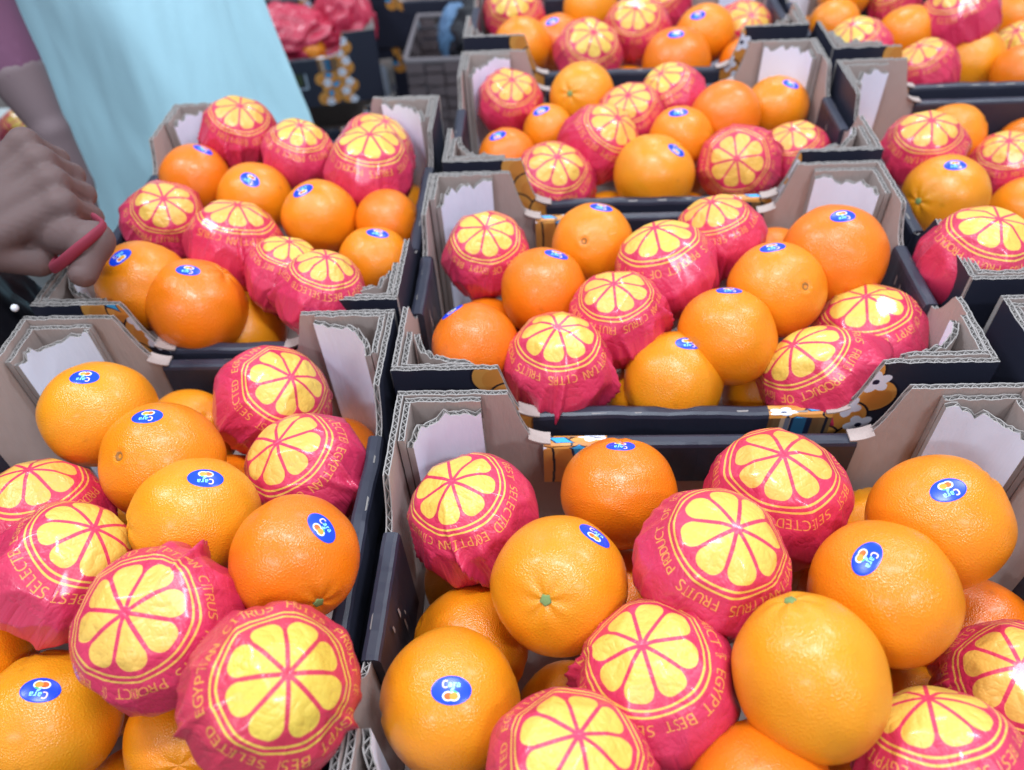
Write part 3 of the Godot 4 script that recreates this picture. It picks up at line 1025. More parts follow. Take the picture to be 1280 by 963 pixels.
	wrapped(Vector3(0.0588, -0.0358, -0.5414), 0.0450, Vector3(-0.1275, 0.9911, 0.0395), Vector3(0.4131, 0.3372, 0.8459), 3.025, 0, 3, "red wrapped orange in the centre of the middle carton, left of two bare oranges")
	orange(Vector3(0.2083, -0.034, -0.5772), 0.0455, Vector3(-0.3575, -0.6434, -0.677), 0, 0, "navel", Vector3(-0.1905, 0.9611, -0.2), Vector3(-0.9984, 0.0488, 0.0288), "bare orange with a dark navel spot at its right, middle carton")
	wrapped(Vector3(0.2978, -0.0753, -0.5527), 0.0510, Vector3(-0.2657, 0.9597, -0.0912), Vector3(0.2009, 0.7425, 0.639), 5.934, 2, 0, "red wrapped orange against the right wall of the middle carton")
	orange(Vector3(-0.0717, -0.043, -0.5167), 0.0396, Vector3(0.901, -0.43, -0.0574), 2, 3, "", Vector3(-0.507, 0.7867, -0.3522), Vector3(0.8713, 0.306, -0.3836), "deep orange fruit at the left wall of the middle carton, sticker on its left")
	wrapped(Vector3(0.0045, -0.0515, -0.4964), 0.0494, Vector3(-0.0253, 0.9991, 0.0343), Vector3(0.6905, 0.4428, 0.572), 2.094, 4, 0, "big red wrapped orange at the front left of the middle carton")
	orange(Vector3(0.1545, -0.0373, -0.5174), 0.0453, Vector3(-0.7906, -0.4974, 0.357), 4, 0, "", Vector3(-0.034, 0.9324, -0.3598), Vector3(-0.9809, 0.169, -0.0963), "glossy bare orange behind the front row of the middle carton, sticker on top")
	orange(Vector3(0.107, -0.0677, -0.4927), 0.0459, Vector3(-0.8103, 0.1361, -0.5699), 0, 4, "", Vector3(0.1912, 0.9804, -0.0475), Vector3(-0.9855, -0.0729, 0.1529), "bare orange in the middle of the front row of the middle carton")
	wrapped(Vector3(0.236, -0.065, -0.4864), 0.0544, Vector3(-0.5932, 0.8031, -0.0562), Vector3(-0.3881, 0.5392, 0.7474), 4.712, 3, 0, "big red wrapped orange at the front right of the middle carton", Vector3(1, 0.97, 0.8))
	wrapped(Vector3(-0.0557, -0.0513, -1.01), 0.0444, Vector3(0.115, 0.927, 0.357), Vector3(0.9984, -0.0488, -0.0288), 4.294, 0, 1, "red wrapped orange in the back left corner of the far middle carton")
	orange(Vector3(0.0424, -0.0454, -1.0134), 0.0442, Vector3(-0.3985, 0.4687, 0.7884), 3, 2, "stem", Vector3(0, 0, 0), Vector3(0, 0, 0), "bare orange with its stem facing out at the back of the far middle carton")
	wrapped(Vector3(0.1044, -0.0523, -0.9607), 0.0440, Vector3(-0.166, 0.8997, 0.4037), Vector3(0.9984, -0.0488, -0.0288), 0.825, 2, 3, "red wrapped orange behind the tilted star one in the far middle carton")
	wrapped(Vector3(0.1649, -0.0521, -1.0134), 0.0444, Vector3(-0.4686, 0.8651, 0.1789), Vector3(0.9984, -0.0488, -0.0288), 3.140, 7, 0, "red wrapped orange at the back wall of the far middle carton")
	orange(Vector3(-0.0037, -0.0601, -0.9471), 0.0348, Vector3(0.9468, -0.1899, -0.2598), 1, 0, "", Vector3(-0.2622, 0.9485, 0.1778), Vector3(0.9855, 0.0729, -0.1529), "small bare orange behind the front left wrapped one of the far middle carton")
	wrapped(Vector3(0.0593, -0.0515, -0.8907), 0.0485, Vector3(0.4172, 0.8615, 0.2895), Vector3(0.9984, -0.0488, -0.0288), 4.239, 1, 1, "red wrapped orange with tilted star in the left half of the far middle carton")
	orange(Vector3(0.2253, -0.0526, -0.9561), 0.0443, Vector3(-0.9064, -0.4155, 0.076), 3, 1, "", Vector3(0, 0, 0), Vector3(0, 0, 0), "bare orange at the back right of the far middle carton, left of the corner one")
	orange(Vector3(0.3039, -0.0696, -1.0093), 0.0437, Vector3(-0.2818, 0.9256, -0.2527), 4, 0, "", Vector3(0.2424, 0.9299, 0.2768), Vector3(-0.9336, 0.2841, -0.2184), "bare orange in the back right corner of the far middle carton")
	orange(Vector3(0.1619, -0.0529, -0.902), 0.0404, Vector3(0.9222, 0.2095, 0.3251), 0, 0, "", Vector3(-0.1901, 0.9694, 0.1554), Vector3(-0.9809, 0.169, -0.0963), "bare orange behind the bare front one of the far middle carton")
	orange(Vector3(0.1214, -0.057, -0.826), 0.0485, Vector3(0.5629, 0.8232, -0.0739), 1, 4, "", Vector3(0.4726, 0.8455, 0.2484), Vector3(0.9336, -0.2841, 0.2184), "big bare orange in the centre front of the far middle carton")
	wrapped(Vector3(0.2258, -0.061, -0.8486), 0.0483, Vector3(-0.2725, 0.624, 0.7323), Vector3(0.9984, -0.0488, -0.0288), 5.254, 2, 1, "red wrapped orange in the far middle carton with its whole star facing the camera")
	wrapped(Vector3(0.3041, -0.0752, -0.8907), 0.0425, Vector3(-0.2931, 0.9484, 0.1206), Vector3(0.9984, -0.0488, -0.0288), 4.164, 7, 1, "crumpled red wrapped orange in the front right corner of the far middle carton")
	wrapped(Vector3(-0.0011, -0.067, -0.8261), 0.0506, Vector3(0.1516, 0.9301, 0.3346), Vector3(0.9984, -0.0488, -0.0288), 3.259, 4, 3, "red wrapped orange in the front left of the far middle carton")
	orange(Vector3(-0.0562, -0.0637, -0.8903), 0.0370, Vector3(-0.3802, 0.821, -0.4258), 0, 1, "", Vector3(-0.2865, 0.94, 0.1855), Vector3(0.9984, -0.0488, -0.0288), "half hidden bare orange at the left wall of the far middle carton")
	wrapped(Vector3(0.0578, -0.0652, -1.1908), 0.0515, Vector3(0.1142, 0.8501, 0.514), Vector3(0.9984, -0.0488, -0.0288), 0.083, 6, 0, "red wrapped orange at the front of the rearmost carton, left of centre")
	orange(Vector3(0.1895, -0.0726, -1.1663), 0.0515, Vector3(0.1852, -0.8993, 0.3962), 2, 1, "", Vector3(-0.1335, 0.9598, 0.2469), Vector3(-0.9809, 0.169, -0.0963), "bare orange at the front centre of the rearmost carton")
	orange(Vector3(-0.0435, -0.0635, -1.2244), 0.0446, Vector3(0.2753, -0.7491, 0.6025), 3, 0, "", Vector3(0, 0, 0), Vector3(0, 0, 0), "bare orange in the front left corner of the rearmost carton")
	orange(Vector3(0.013, -0.0832, -1.285), 0.0471, Vector3(-0.1027, -0.9803, 0.1686), 4, 1, "", Vector3(-0.1991, 0.9122, 0.3581), Vector3(0.9343, 0.2089, -0.2888), "bare orange left behind the front wrapped one in the rearmost carton")
	wrapped(Vector3(0.1369, -0.0621, -1.2672), 0.0515, Vector3(-0.0957, 0.8814, 0.4626), Vector3(0.9984, -0.0488, -0.0288), 4.869, 2, 0, "red wrapped orange behind the front bare one of the rearmost carton")
	orange(Vector3(0.2392, -0.0579, -1.2343), 0.0459, Vector3(0.451, -0.6864, 0.5705), 1, 0, "", Vector3(-0.3812, 0.8205, 0.426), Vector3(-0.9809, 0.169, -0.0963), "bare orange right of centre in the rearmost carton")
	wrapped(Vector3(0.3078, -0.0763, -1.28), 0.0491, Vector3(0.0607, 0.7901, 0.6099), Vector3(0.9984, -0.0488, -0.0288), 2.065, 4, 1, "red wrapped orange in the right front of the rearmost carton")
	wrapped(Vector3(-0.0598, -0.0628, -1.3502), 0.0534, Vector3(-0.007, 0.8446, 0.5354), Vector3(0.9984, -0.0488, -0.0288), 0.777, 1, 0, "red wrapped orange at the top left of the rearmost carton")
	orange(Vector3(0.0678, -0.0598, -1.3631), 0.0484, Vector3(-0.9236, -0.336, -0.1845), 4, 2, "", Vector3(0, 0, 0), Vector3(0, 0, 0), "bare orange at the top of the picture in the left half of rearmost carton")
	wrapped(Vector3(0.1897, -0.0578, -1.364), 0.0462, Vector3(-0.3107, 0.8323, 0.459), Vector3(0.9984, -0.0488, -0.0288), 1.121, 3, 0, "red wrapped orange cut off by the picture's top edge in the rearmost carton")
	orange(Vector3(-0.3786, -0.0249, -0.4219), 0.0458, Vector3(0.2006, -0.6852, 0.7002), 1, 2, "", Vector3(0.1367, 0.9906, 0.0002), Vector3(-0.9958, -0.0121, 0.0912), "bare orange in the back left corner of the near left carton")
	orange(Vector3(-0.3062, -0.0242, -0.3707), 0.0466, Vector3(0.258, -0.8028, -0.5376), 0, 0, "navel", Vector3(0.051, 0.9895, -0.1351), Vector3(-0.9958, -0.0121, 0.0912), "bare orange with a ringed navel on its left in the near left carton")
	wrapped(Vector3(-0.2508, -0.0553, -0.4604), 0.0497, Vector3(0.5896, 0.7946, 0.145), Vector3(-0.1913, 0.754, 0.6284), 1.047, 2, 0, "red wrapped orange at the back wall of the near left carton")
	wrapped(Vector3(-0.1983, -0.0521, -0.378), 0.0495, Vector3(-0.2601, 0.9589, 0.1134), Vector3(0.6202, 0.5673, 0.5417), 2.094, 7, 3, "red wrapped orange by the right wall of the near left carton, below the back one")
	orange(Vector3(-0.253, -0.0078, -0.3048), 0.0435, Vector3(-0.8197, 0.4121, 0.3978), 3, 2, "", Vector3(0.4104, 0.9001, -0.1461), Vector3(-0.9428, -0.1924, 0.2724), "yellowish bare orange in the centre of the near left carton, sticker tilted up")
	orange(Vector3(-0.169, 0.0059, -0.2641), 0.0416, Vector3(0.5634, 0.085, 0.8218), 0, 1, "stem", Vector3(0.5945, 0.8014, -0.0649), Vector3(0.4876, -0.6276, 0.6069), "bare orange with sticker at its upper right by the near left carton's right wall")
	wrapped(Vector3(-0.3944, -0.0448, -0.3279), 0.0479, Vector3(0.1149, 0.9509, -0.2872), Vector3(0.9984, -0.0488, -0.0288), 4.594, 6, 1, "red wrapped orange at the left edge of the picture, behind another wrapped one")
	wrapped(Vector3(-0.3329, -0.0128, -0.2643), 0.0473, Vector3(0.6321, 0.7283, -0.2646), Vector3(0.1918, 0.9025, 0.3856), 1.047, 3, 0, "red wrapped orange second from the picture's left edge in the near left carton")
	wrapped(Vector3(-0.2413, 0.0053, -0.2167), 0.0487, Vector3(0.007, 0.9549, 0.2969), Vector3(0.6741, 0.7355, -0.0686), 3.025, 0, 3, "red wrapped orange in the front middle of the near left carton")
	wrapped(Vector3(-0.159, 0.02, -0.1714), 0.0476, Vector3(0.475, 0.8656, 0.1583), Vector3(0.1015, 0.9654, -0.2402), 3.025, 5, 2, "big red wrapped orange with a yellow green star at the near left carton's right wall")
	orange(Vector3(-0.3313, -0.0597, -0.1844), 0.0450, Vector3(-0.2927, 0.561, -0.7743), 0, 2, "", Vector3(0.3268, 0.943, -0.0624), Vector3(-0.9958, -0.0121, 0.0912), "big yellowish bare orange with sticker in the lower left corner of the picture")
	orange(Vector3(-0.4099, -0.0637, -0.2202), 0.0451, Vector3(0.094, -0.6105, 0.7864), 2, 0, "", Vector3(0, 0, 0), Vector3(0, 0, 0), "bare orange cut off by the picture's left edge above the lower left one")
	orange(Vector3(-0.2901, -0.145, -0.1556), 0.0450, Vector3(0.5732, -0.3787, -0.7266), 3, 0, "", Vector3(0, 0, 0), Vector3(0, 0, 0), "bare orange cut off by the picture's bottom edge in the near left carton")
	orange(Vector3(-0.375, -0.1296, -0.3902), 0.0450, Vector3(0.9538, -0.294, 0.0622), 4, 4, "", Vector3(0, 0, 0), Vector3(0, 0, 0), "bare orange sunk under the navel orange at the near left carton's left")
	orange(Vector3(-0.2098, -0.1456, -0.467), 0.0421, Vector3(-0.9351, 0.3287, 0.1329), 0, 1, "", Vector3(0, 0, 0), Vector3(0, 0, 0), "bare orange half hidden at the right wall of the near left carton")
	orange(Vector3(-0.3464, -0.146, -0.2441), 0.0391, Vector3(0.5813, -0.4794, 0.6574), 1, 1, "", Vector3(0, 0, 0), Vector3(0, 0, 0), "bare orange sunk between the wrapped ones and the lower left one")
	wrapped(Vector3(-0.3901, -0.0235, -0.8902), 0.0468, Vector3(0.3309, 0.9296, 0.1622), Vector3(0.9984, -0.0488, -0.0288), 0.523, 0, 1, "red wrapped orange in the back left corner of the carton beside the robe")
	wrapped(Vector3(-0.305, -0.0282, -0.8425), 0.0434, Vector3(0.2737, 0.9602, 0.0565), Vector3(0.9984, -0.0488, -0.0288), 3.142, 5, 0, "red wrapped orange at the centre back of the carton beside the robe")
	wrapped(Vector3(-0.2204, -0.0468, -0.8803), 0.0469, Vector3(0.4156, 0.9085, 0.0434), Vector3(0.9984, -0.0488, -0.0288), 6.111, 2, 3, "red wrapped orange at the back right of the robe's carton, behind a taller one")
	wrapped(Vector3(-0.2093, -0.0237, -0.7914), 0.0513, Vector3(0.1773, 0.9832, 0.0441), Vector3(0.9984, -0.0488, -0.0288), 2.593, 7, 0, "tall red wrapped orange at the right of the carton beside the robe")
	orange(Vector3(-0.429, -0.0423, -0.8161), 0.0436, Vector3(-0.9483, 0.0973, 0.302), 1, 1, "", Vector3(0.4439, 0.8813, -0.1621), Vector3(-0.9809, 0.169, -0.0963), "bare orange at the left of the carton beside the robe, behind the wrapped one")
	orange(Vector3(-0.345, -0.0422, -0.7732), 0.0420, Vector3(-0.9488, -0.0934, 0.3019), 2, 0, "", Vector3(0.2207, 0.8739, 0.4331), Vector3(-0.8579, 0.3905, -0.3338), "bare orange in the centre of the carton beside the robe, sticker facing up")
	orange(Vector3(-0.255, -0.034, -0.7181), 0.0410, Vector3(-0.8403, -0.4939, 0.2235), 3, 0, "", Vector3(-0.2053, 0.9616, 0.1821), Vector3(0.9428, 0.1924, -0.2724), "glossy bare orange right of centre in the carton beside the robe")
	wrapped(Vector3(-0.4263, -0.0326, -0.7126), 0.0454, Vector3(0.3667, 0.8746, 0.3173), Vector3(0.9984, -0.0488, -0.0288), 2.404, 3, 3, "red wrapped orange at the left wall of the carton beside the robe, near the fist")
	wrapped(Vector3(-0.3366, -0.0358, -0.6683), 0.0500, Vector3(0.2734, 0.9386, -0.2102), Vector3(0.9984, -0.0488, -0.0288), 1.082, 0, 1, "red wrapped orange in the centre left of the robe's carton, star almost edge on")
	orange(Vector3(-0.4071, -0.029, -0.5968), 0.0458, Vector3(-0.5283, -0.5431, 0.6526), 0, 0, "", Vector3(-0.0539, 0.9699, 0.2376), Vector3(0.652, 0.5022, -0.5681), "bare orange in the front left corner of the carton beside the robe")
	orange(Vector3(-0.353, -0.0439, -0.581), 0.0494, Vector3(0.6572, 0.6146, -0.4363), 4, 1, "", Vector3(0.155, 0.9877, 0.018), Vector3(-0.9984, 0.0488, 0.0288), "big bare orange at the front of the carton beside the robe, sticker on top")
	wrapped(Vector3(-0.2699, -0.034, -0.6164), 0.0389, Vector3(0.3041, 0.9345, -0.1852), Vector3(0.9984, -0.0488, -0.0288), 4.526, 7, 0, "red wrapped orange behind the front right one in the carton beside the robe")
	wrapped(Vector3(-0.2176, -0.0173, -0.5623), 0.0418, Vector3(0.2808, 0.9501, -0.1359), Vector3(0.9984, -0.0488, -0.0288), 5.380, 4, 3, "red wrapped orange at the front right of the carton beside the robe")
	orange(Vector3(-0.1848, -0.0438, -0.648), 0.0380, Vector3(-0.1251, -0.6078, 0.7842), 0, 0, "", Vector3(0.2323, 0.9724, -0.0217), Vector3(-0.9934, 0.1093, -0.0339), "bare orange at the right wall of the carton beside the robe, sticker on top")
	orange(Vector3(-0.1808, -0.0428, -0.7172), 0.0373, Vector3(0.9711, 0.2243, -0.0821), 1, 1, "", Vector3(0, 0, 0), Vector3(0, 0, 0), "bare orange half hidden in the far right of the carton beside the robe")
	wrapped(Vector3(0.4498, -0.0649, -0.871), 0.0495, Vector3(-0.1609, 0.9637, 0.2131), Vector3(0.9984, -0.0488, -0.0288), 0.185, 3, 1, "crumpled red wrapped orange in the back left corner of the right hand carton")
	orange(Vector3(0.519, -0.0845, -0.9466), 0.0399, Vector3(0.8817, 0.4702, -0.0387), 3, 0, "", Vector3(0, 0, 0), Vector3(0, 0, 0), "bare orange at the back wall of the right hand carton")
	wrapped(Vector3(0.5706, -0.1002, -0.891), 0.0446, Vector3(-0.3362, 0.9296, 0.1511), Vector3(0.9984, -0.0488, -0.0288), 0.788, 5, 3, "red wrapped orange at the right edge of the picture in the right hand carton")
	orange(Vector3(0.4474, -0.0703, -0.7845), 0.0466, Vector3(-0.8594, 0.1912, 0.4743), 0, 4, "stem", Vector3(-0.1194, 0.9795, 0.1621), Vector3(-0.9809, 0.169, -0.0963), "bare orange with green stem and white glare on its sticker, right hand carton")
	wrapped(Vector3(0.3991, -0.0285, -0.6061), 0.0515, Vector3(0.0401, 0.9977, 0.0545), Vector3(0.9984, -0.0488, -0.0288), 1.726, 7, 0, "red wrapped orange in the front left corner of the right hand carton")
	orange(Vector3(0.5708, -0.1173, -0.8109), 0.0462, Vector3(-0.9215, -0.1968, -0.3349), 2, 0, "", Vector3(0, 0, 0), Vector3(0, 0, 0), "bare orange behind the front wrapped one at the picture's right edge")
	orange(Vector3(0.6231, -0.106, -0.9463), 0.0402, Vector3(0.5663, -0.4856, 0.6659), 3, 1, "", Vector3(0, 0, 0), Vector3(0, 0, 0), "bare orange in the back right of the right hand carton at the picture's edge")
	orange(Vector3(0.4469, -0.0671, -1.2725), 0.0407, Vector3(0.6206, -0.5517, 0.5571), 4, 0, "", Vector3(0, 0, 0), Vector3(0, 0, 0), "bare orange at the left back of the far right carton")
	wrapped(Vector3(0.453, -0.0619, -1.1608), 0.0468, Vector3(-0.4441, 0.8862, 0.1322), Vector3(0.9984, -0.0488, -0.0288), 4.756, 3, 0, "red wrapped orange in the front left corner of the far right carton")
	orange(Vector3(0.5399, -0.0631, -1.2165), 0.0438, Vector3(-0.2329, 0.7919, -0.5645), 1, 0, "", Vector3(0, 0, 0), Vector3(0, 0, 0), "bare orange in the left half of the far right carton, behind two wrapped ones")
	wrapped(Vector3(0.6083, -0.0387, -1.2093), 0.0534, Vector3(-0.4332, 0.9001, 0.0462), Vector3(0.9984, -0.0488, -0.0288), 1.668, 5, 3, "smooth magenta wrapped orange raised in the centre of the far right carton")
	orange(Vector3(0.629, -0.0894, -1.1752), 0.0472, Vector3(0.432, -0.5399, 0.7224), 3, 2, "", Vector3(0, 0, 0), Vector3(0, 0, 0), "big bare orange at the front wall of the far right carton")
	wrapped(Vector3(0.5243, -0.061, -1.085), 0.0429, Vector3(-0.4864, 0.8735, 0.0199), Vector3(0.9984, -0.0488, -0.0288), 4.261, 7, 1, "crumpled wrapped orange in the far right carton, left of the front bare one")
	wrapped(Vector3(0.7284, -0.1023, -1.2216), 0.0491, Vector3(-0.566, 0.81, 0.1535), Vector3(0.9984, -0.0488, -0.0288), 3.557, 4, 0, "red wrapped orange at the picture's right edge in the far right carton")
	orange(Vector3(0.6753, -0.0808, -1.102), 0.0464, Vector3(0.3974, 0.8724, -0.2845), 1, 1, "", Vector3(0, 0, 0), Vector3(0, 0, 0), "bare orange at the picture's right edge, at the front of the far right carton")
	orange(Vector3(0.7551, -0.0829, -1.32), 0.0465, Vector3(-0.3008, 0.7345, -0.6083), 2, 0, "", Vector3(0, 0, 0), Vector3(0, 0, 0), "bare orange in the top right corner of the picture")
	wrapped(Vector3(0.563, -0.0634, -1.3494), 0.0409, Vector3(-0.5339, 0.8108, 0.2399), Vector3(0.9984, -0.0488, -0.0288), 0.773, 3, 0, "red wrapped orange at the very top of the far right carton")
	orange(Vector3(0.4778, -0.0429, -1.3496), 0.0437, Vector3(-0.587, -0.7817, -0.2105), 4, 4, "", Vector3(0, 0, 0), Vector3(0, 0, 0), "bare orange at the picture's top edge in the far right carton's left")
	orange(Vector3(-0.068, -0.14, -0.335), 0.0430, Vector3(0.3411, 0.8541, 0.3927), 0, 0, "", Vector3.ZERO, Vector3.ZERO, "buried bare orange in the near right carton, leftmost below the top layer", "oranges buried in the lower layers")
	orange(Vector3(0.052, -0.14, -0.312), 0.0440, Vector3(0.0281, -0.9984, -0.049), 1, 1, "", Vector3.ZERO, Vector3.ZERO, "buried bare orange in the near right carton, second from left below the top layer", "oranges buried in the lower layers")
	orange(Vector3(0.1905, -0.1173, -0.3587), 0.0438, Vector3(-0.6916, -0.0718, 0.7187), 2, 4, "", Vector3.ZERO, Vector3.ZERO, "buried bare orange in the near right carton, third from left below the top layer", "oranges buried in the lower layers")
	orange(Vector3(0.2158, -0.0927, -0.2831), 0.0414, Vector3(0.2526, -0.2605, -0.9318), 3, 0, "", Vector3.ZERO, Vector3.ZERO, "buried bare orange in the near right carton, fourth from left below the top layer", "oranges buried in the lower layers")
	orange(Vector3(0.2032, -0.1255, -0.1612), 0.0411, Vector3(-0.0239, 0.1184, -0.9927), 4, 1, "", Vector3.ZERO, Vector3.ZERO, "buried bare orange in the near right carton, fifth from left below the top layer", "oranges buried in the lower layers")
	orange(Vector3(0.262, -0.118, -0.36), 0.0420, Vector3(-0.2596, 0.4528, -0.853), 0, 4, "", Vector3.ZERO, Vector3.ZERO, "buried bare orange in the near right carton, sixth from left below the top layer", "oranges buried in the lower layers")
	orange(Vector3(-0.078, -0.1218, -0.5057), 0.0428, Vector3(-0.223, -0.5872, 0.7781), 1, 0, "", Vector3.ZERO, Vector3.ZERO, "buried bare orange in the middle carton, leftmost below the top layer", "oranges buried in the lower layers")
	orange(Vector3(-0.0674, -0.0987, -0.5878), 0.0416, Vector3(0.6818, 0.5796, 0.4464), 2, 1, "", Vector3.ZERO, Vector3.ZERO, "buried bare orange in the middle carton, second from left below the top layer", "oranges buried in the lower layers")
	orange(Vector3(0.0901, -0.1033, -0.501), 0.0416, Vector3(0.175, 0.1783, -0.9683), 3, 4, "", Vector3.ZERO, Vector3.ZERO, "buried bare orange in the middle carton, third from left below the top layer", "oranges buried in the lower layers")
	orange(Vector3(0.2016, -0.1077, -0.5156), 0.0419, Vector3(0.1644, 0.3788, -0.9107), 4, 0, "", Vector3.ZERO, Vector3.ZERO, "buried bare orange in the middle carton, fourth from left below the top layer", "oranges buried in the lower layers")
	orange(Vector3(0.2419, -0.0936, -0.6909), 0.0437, Vector3(0.4445, 0.3596, -0.8204), 0, 1, "", Vector3.ZERO, Vector3.ZERO, "buried bare orange in the middle carton, fifth from left below the top layer", "oranges buried in the lower layers")
	orange(Vector3(0.2895, -0.131, -0.5086), 0.0418, Vector3(-0.6116, -0.3985, -0.6835), 1, 4, "", Vector3.ZERO, Vector3.ZERO, "buried bare orange in the middle carton, sixth from left below the top layer", "oranges buried in the lower layers")
	orange(Vector3(-0.0641, -0.1378, -0.828), 0.0434, Vector3(0.2887, -0.9431, -0.1652), 2, 0, "", Vector3.ZERO, Vector3.ZERO, "buried bare orange in the far middle carton, leftmost below the top layer", "oranges buried in the lower layers")
	orange(Vector3(-0.0574, -0.1229, -0.9414), 0.0416, Vector3(0.296, 0.953, 0.0642), 3, 1, "", Vector3.ZERO, Vector3.ZERO, "buried bare orange in the far middle carton, second from left below the top layer", "oranges buried in the lower layers")
	orange(Vector3(0.0678, -0.124, -0.828), 0.0412, Vector3(-0.1143, 0.3257, -0.9386), 4, 4, "", Vector3.ZERO, Vector3.ZERO, "buried bare orange in the far middle carton, third from left below the top layer", "oranges buried in the lower layers")
	orange(Vector3(0.1649, -0.1368, -0.832), 0.0454, Vector3(0.5867, -0.1934, -0.7863), 0, 0, "", Vector3.ZERO, Vector3.ZERO, "buried bare orange in the far middle carton, fourth from left below the top layer", "oranges buried in the lower layers")
	orange(Vector3(0.1871, -0.1294, -0.9656), 0.0430, Vector3(-0.1544, -0.6597, -0.7355), 1, 1, "", Vector3.ZERO, Vector3.ZERO, "buried bare orange in the far middle carton, fifth from left below the top layer", "oranges buried in the lower layers")
	orange(Vector3(-0.0672, -0.1288, -1.2724), 0.0438, Vector3(-0.2926, -0.6956, 0.6561), 2, 4, "", Vector3.ZERO, Vector3.ZERO, "buried bare orange in the rearmost carton, leftmost below the top layer", "oranges buried in the lower layers")
	orange(Vector3(0.1235, -0.1379, -1.2072), 0.0438, Vector3(-0.4821, -0.7044, -0.521), 3, 0, "", Vector3.ZERO, Vector3.ZERO, "buried bare orange in the rearmost carton, second from left below the top layer", "oranges buried in the lower layers")
	orange(Vector3(0.2934, -0.0827, -1.167), 0.0425, Vector3(0.9418, 0.014, -0.3357), 4, 1, "", Vector3.ZERO, Vector3.ZERO, "buried bare orange in the rearmost carton, third from left below the top layer", "oranges buried in the lower layers")
	orange(Vector3(-0.3343, -0.0881, -0.4532), 0.0413, Vector3(-0.6653, -0.7384, -0.1105), 0, 4, "", Vector3.ZERO, Vector3.ZERO, "buried bare orange in the near left carton, leftmost below the top layer", "oranges buried in the lower layers")
	orange(Vector3(-0.2416, -0.0781, -0.1812), 0.0411, Vector3(0.2544, 0.6853, 0.6824), 1, 0, "", Vector3.ZERO, Vector3.ZERO, "buried bare orange in the near left carton, second from left below the top layer", "oranges buried in the lower layers")
	orange(Vector3(-0.2836, -0.1138, -0.3947), 0.0422, Vector3(0.2433, -0.5899, -0.77), 2, 1, "", Vector3.ZERO, Vector3.ZERO, "buried bare orange in the near left carton, third from left below the top layer", "oranges buried in the lower layers")
	orange(Vector3(-0.3272, -0.096, -0.5997), 0.0440, Vector3(-0.9028, -0.3975, 0.164), 3, 4, "", Vector3.ZERO, Vector3.ZERO, "buried bare orange in the carton beside the robe, leftmost below the top layer", "oranges buried in the lower layers")
	orange(Vector3(-0.22, -0.1069, -0.5889), 0.0422, Vector3(-0.2356, 0.2557, -0.9376), 4, 0, "", Vector3.ZERO, Vector3.ZERO, "buried bare orange in the carton beside the robe, second from left below the top layer", "oranges buried in the lower layers")
	orange(Vector3(-0.2075, -0.1142, -0.7323), 0.0420, Vector3(0.9489, 0.3123, 0.0443), 0, 1, "", Vector3.ZERO, Vector3.ZERO, "buried bare orange in the carton beside the robe, third from left below the top layer", "oranges buried in the lower layers")
	orange(Vector3(-0.2016, -0.1315, -0.8759), 0.0413, Vector3(0.1711, -0.956, -0.2383), 1, 4, "", Vector3.ZERO, Vector3.ZERO, "buried bare orange in the carton beside the robe, fourth from left below the top layer", "oranges buried in the lower layers")
	orange(Vector3(0.4201, -0.1304, -0.9364), 0.0434, Vector3(-0.4416, 0.8927, -0.0902), 2, 0, "", Vector3.ZERO, Vector3.ZERO, "buried bare orange in the right hand carton, leftmost below the top layer", "oranges buried in the lower layers")
	orange(Vector3(0.493, -0.126, -0.6026), 0.0420, Vector3(-0.3491, 0.5895, -0.7284), 3, 1, "", Vector3.ZERO, Vector3.ZERO, "buried bare orange in the right hand carton, second from left below the top layer", "oranges buried in the lower layers")
	orange(Vector3(0.4316, -0.1208, -1.335), 0.0437, Vector3(0.8959, -0.4426, -0.0373), 4, 4, "", Vector3.ZERO, Vector3.ZERO, "buried bare orange in the far right carton, leftmost below the top layer", "oranges buried in the lower layers")
	orange(Vector3(0.4823, -0.1255, -1.2229), 0.0426, Vector3(-0.3675, 0.3243, -0.8717), 0, 0, "", Vector3.ZERO, Vector3.ZERO, "buried bare orange in the far right carton, second from left below the top layer", "oranges buried in the lower layers")
	orange(Vector3(0.4534, -0.1085, -1.0847), 0.0423, Vector3(0.6438, -0.7638, 0.0462), 1, 1, "", Vector3.ZERO, Vector3.ZERO, "buried bare orange in the far right carton, third from left below the top layer", "oranges buried in the lower layers")
	orange(Vector3(0.5749, -0.1386, -1.2292), 0.0420, Vector3(-0.9686, 0.1924, 0.1574), 2, 4, "", Vector3.ZERO, Vector3.ZERO, "buried bare orange in the far right carton, fourth from left below the top layer", "oranges buried in the lower layers")
	# ---- people and the far stall
	surroundings()


func crumple(rx: float, ry: float, rz: float, seed_: int, amp: float) -> ArrayMesh:
	var nz := FastNoiseLite.new()
	nz.seed = seed_
	nz.frequency = 1.3
	nz.fractal_type = FastNoiseLite.FRACTAL_RIDGED
	nz.fractal_octaves = 3
	return grid(40, 60, func(i: int, j: int):
		var d := sph(PI * i / 40.0, TAU * j / 60.0)
		var r := 1.0 + amp * nz.get_noise_3dv(d * 1.4)
		return Vector3(d.x * rx, maxf(d.y, -0.6) * ry, d.z * rz) * r, func(i: int, j: int): return Vector2(j / 60.0, i / 40.0), null, true, true)


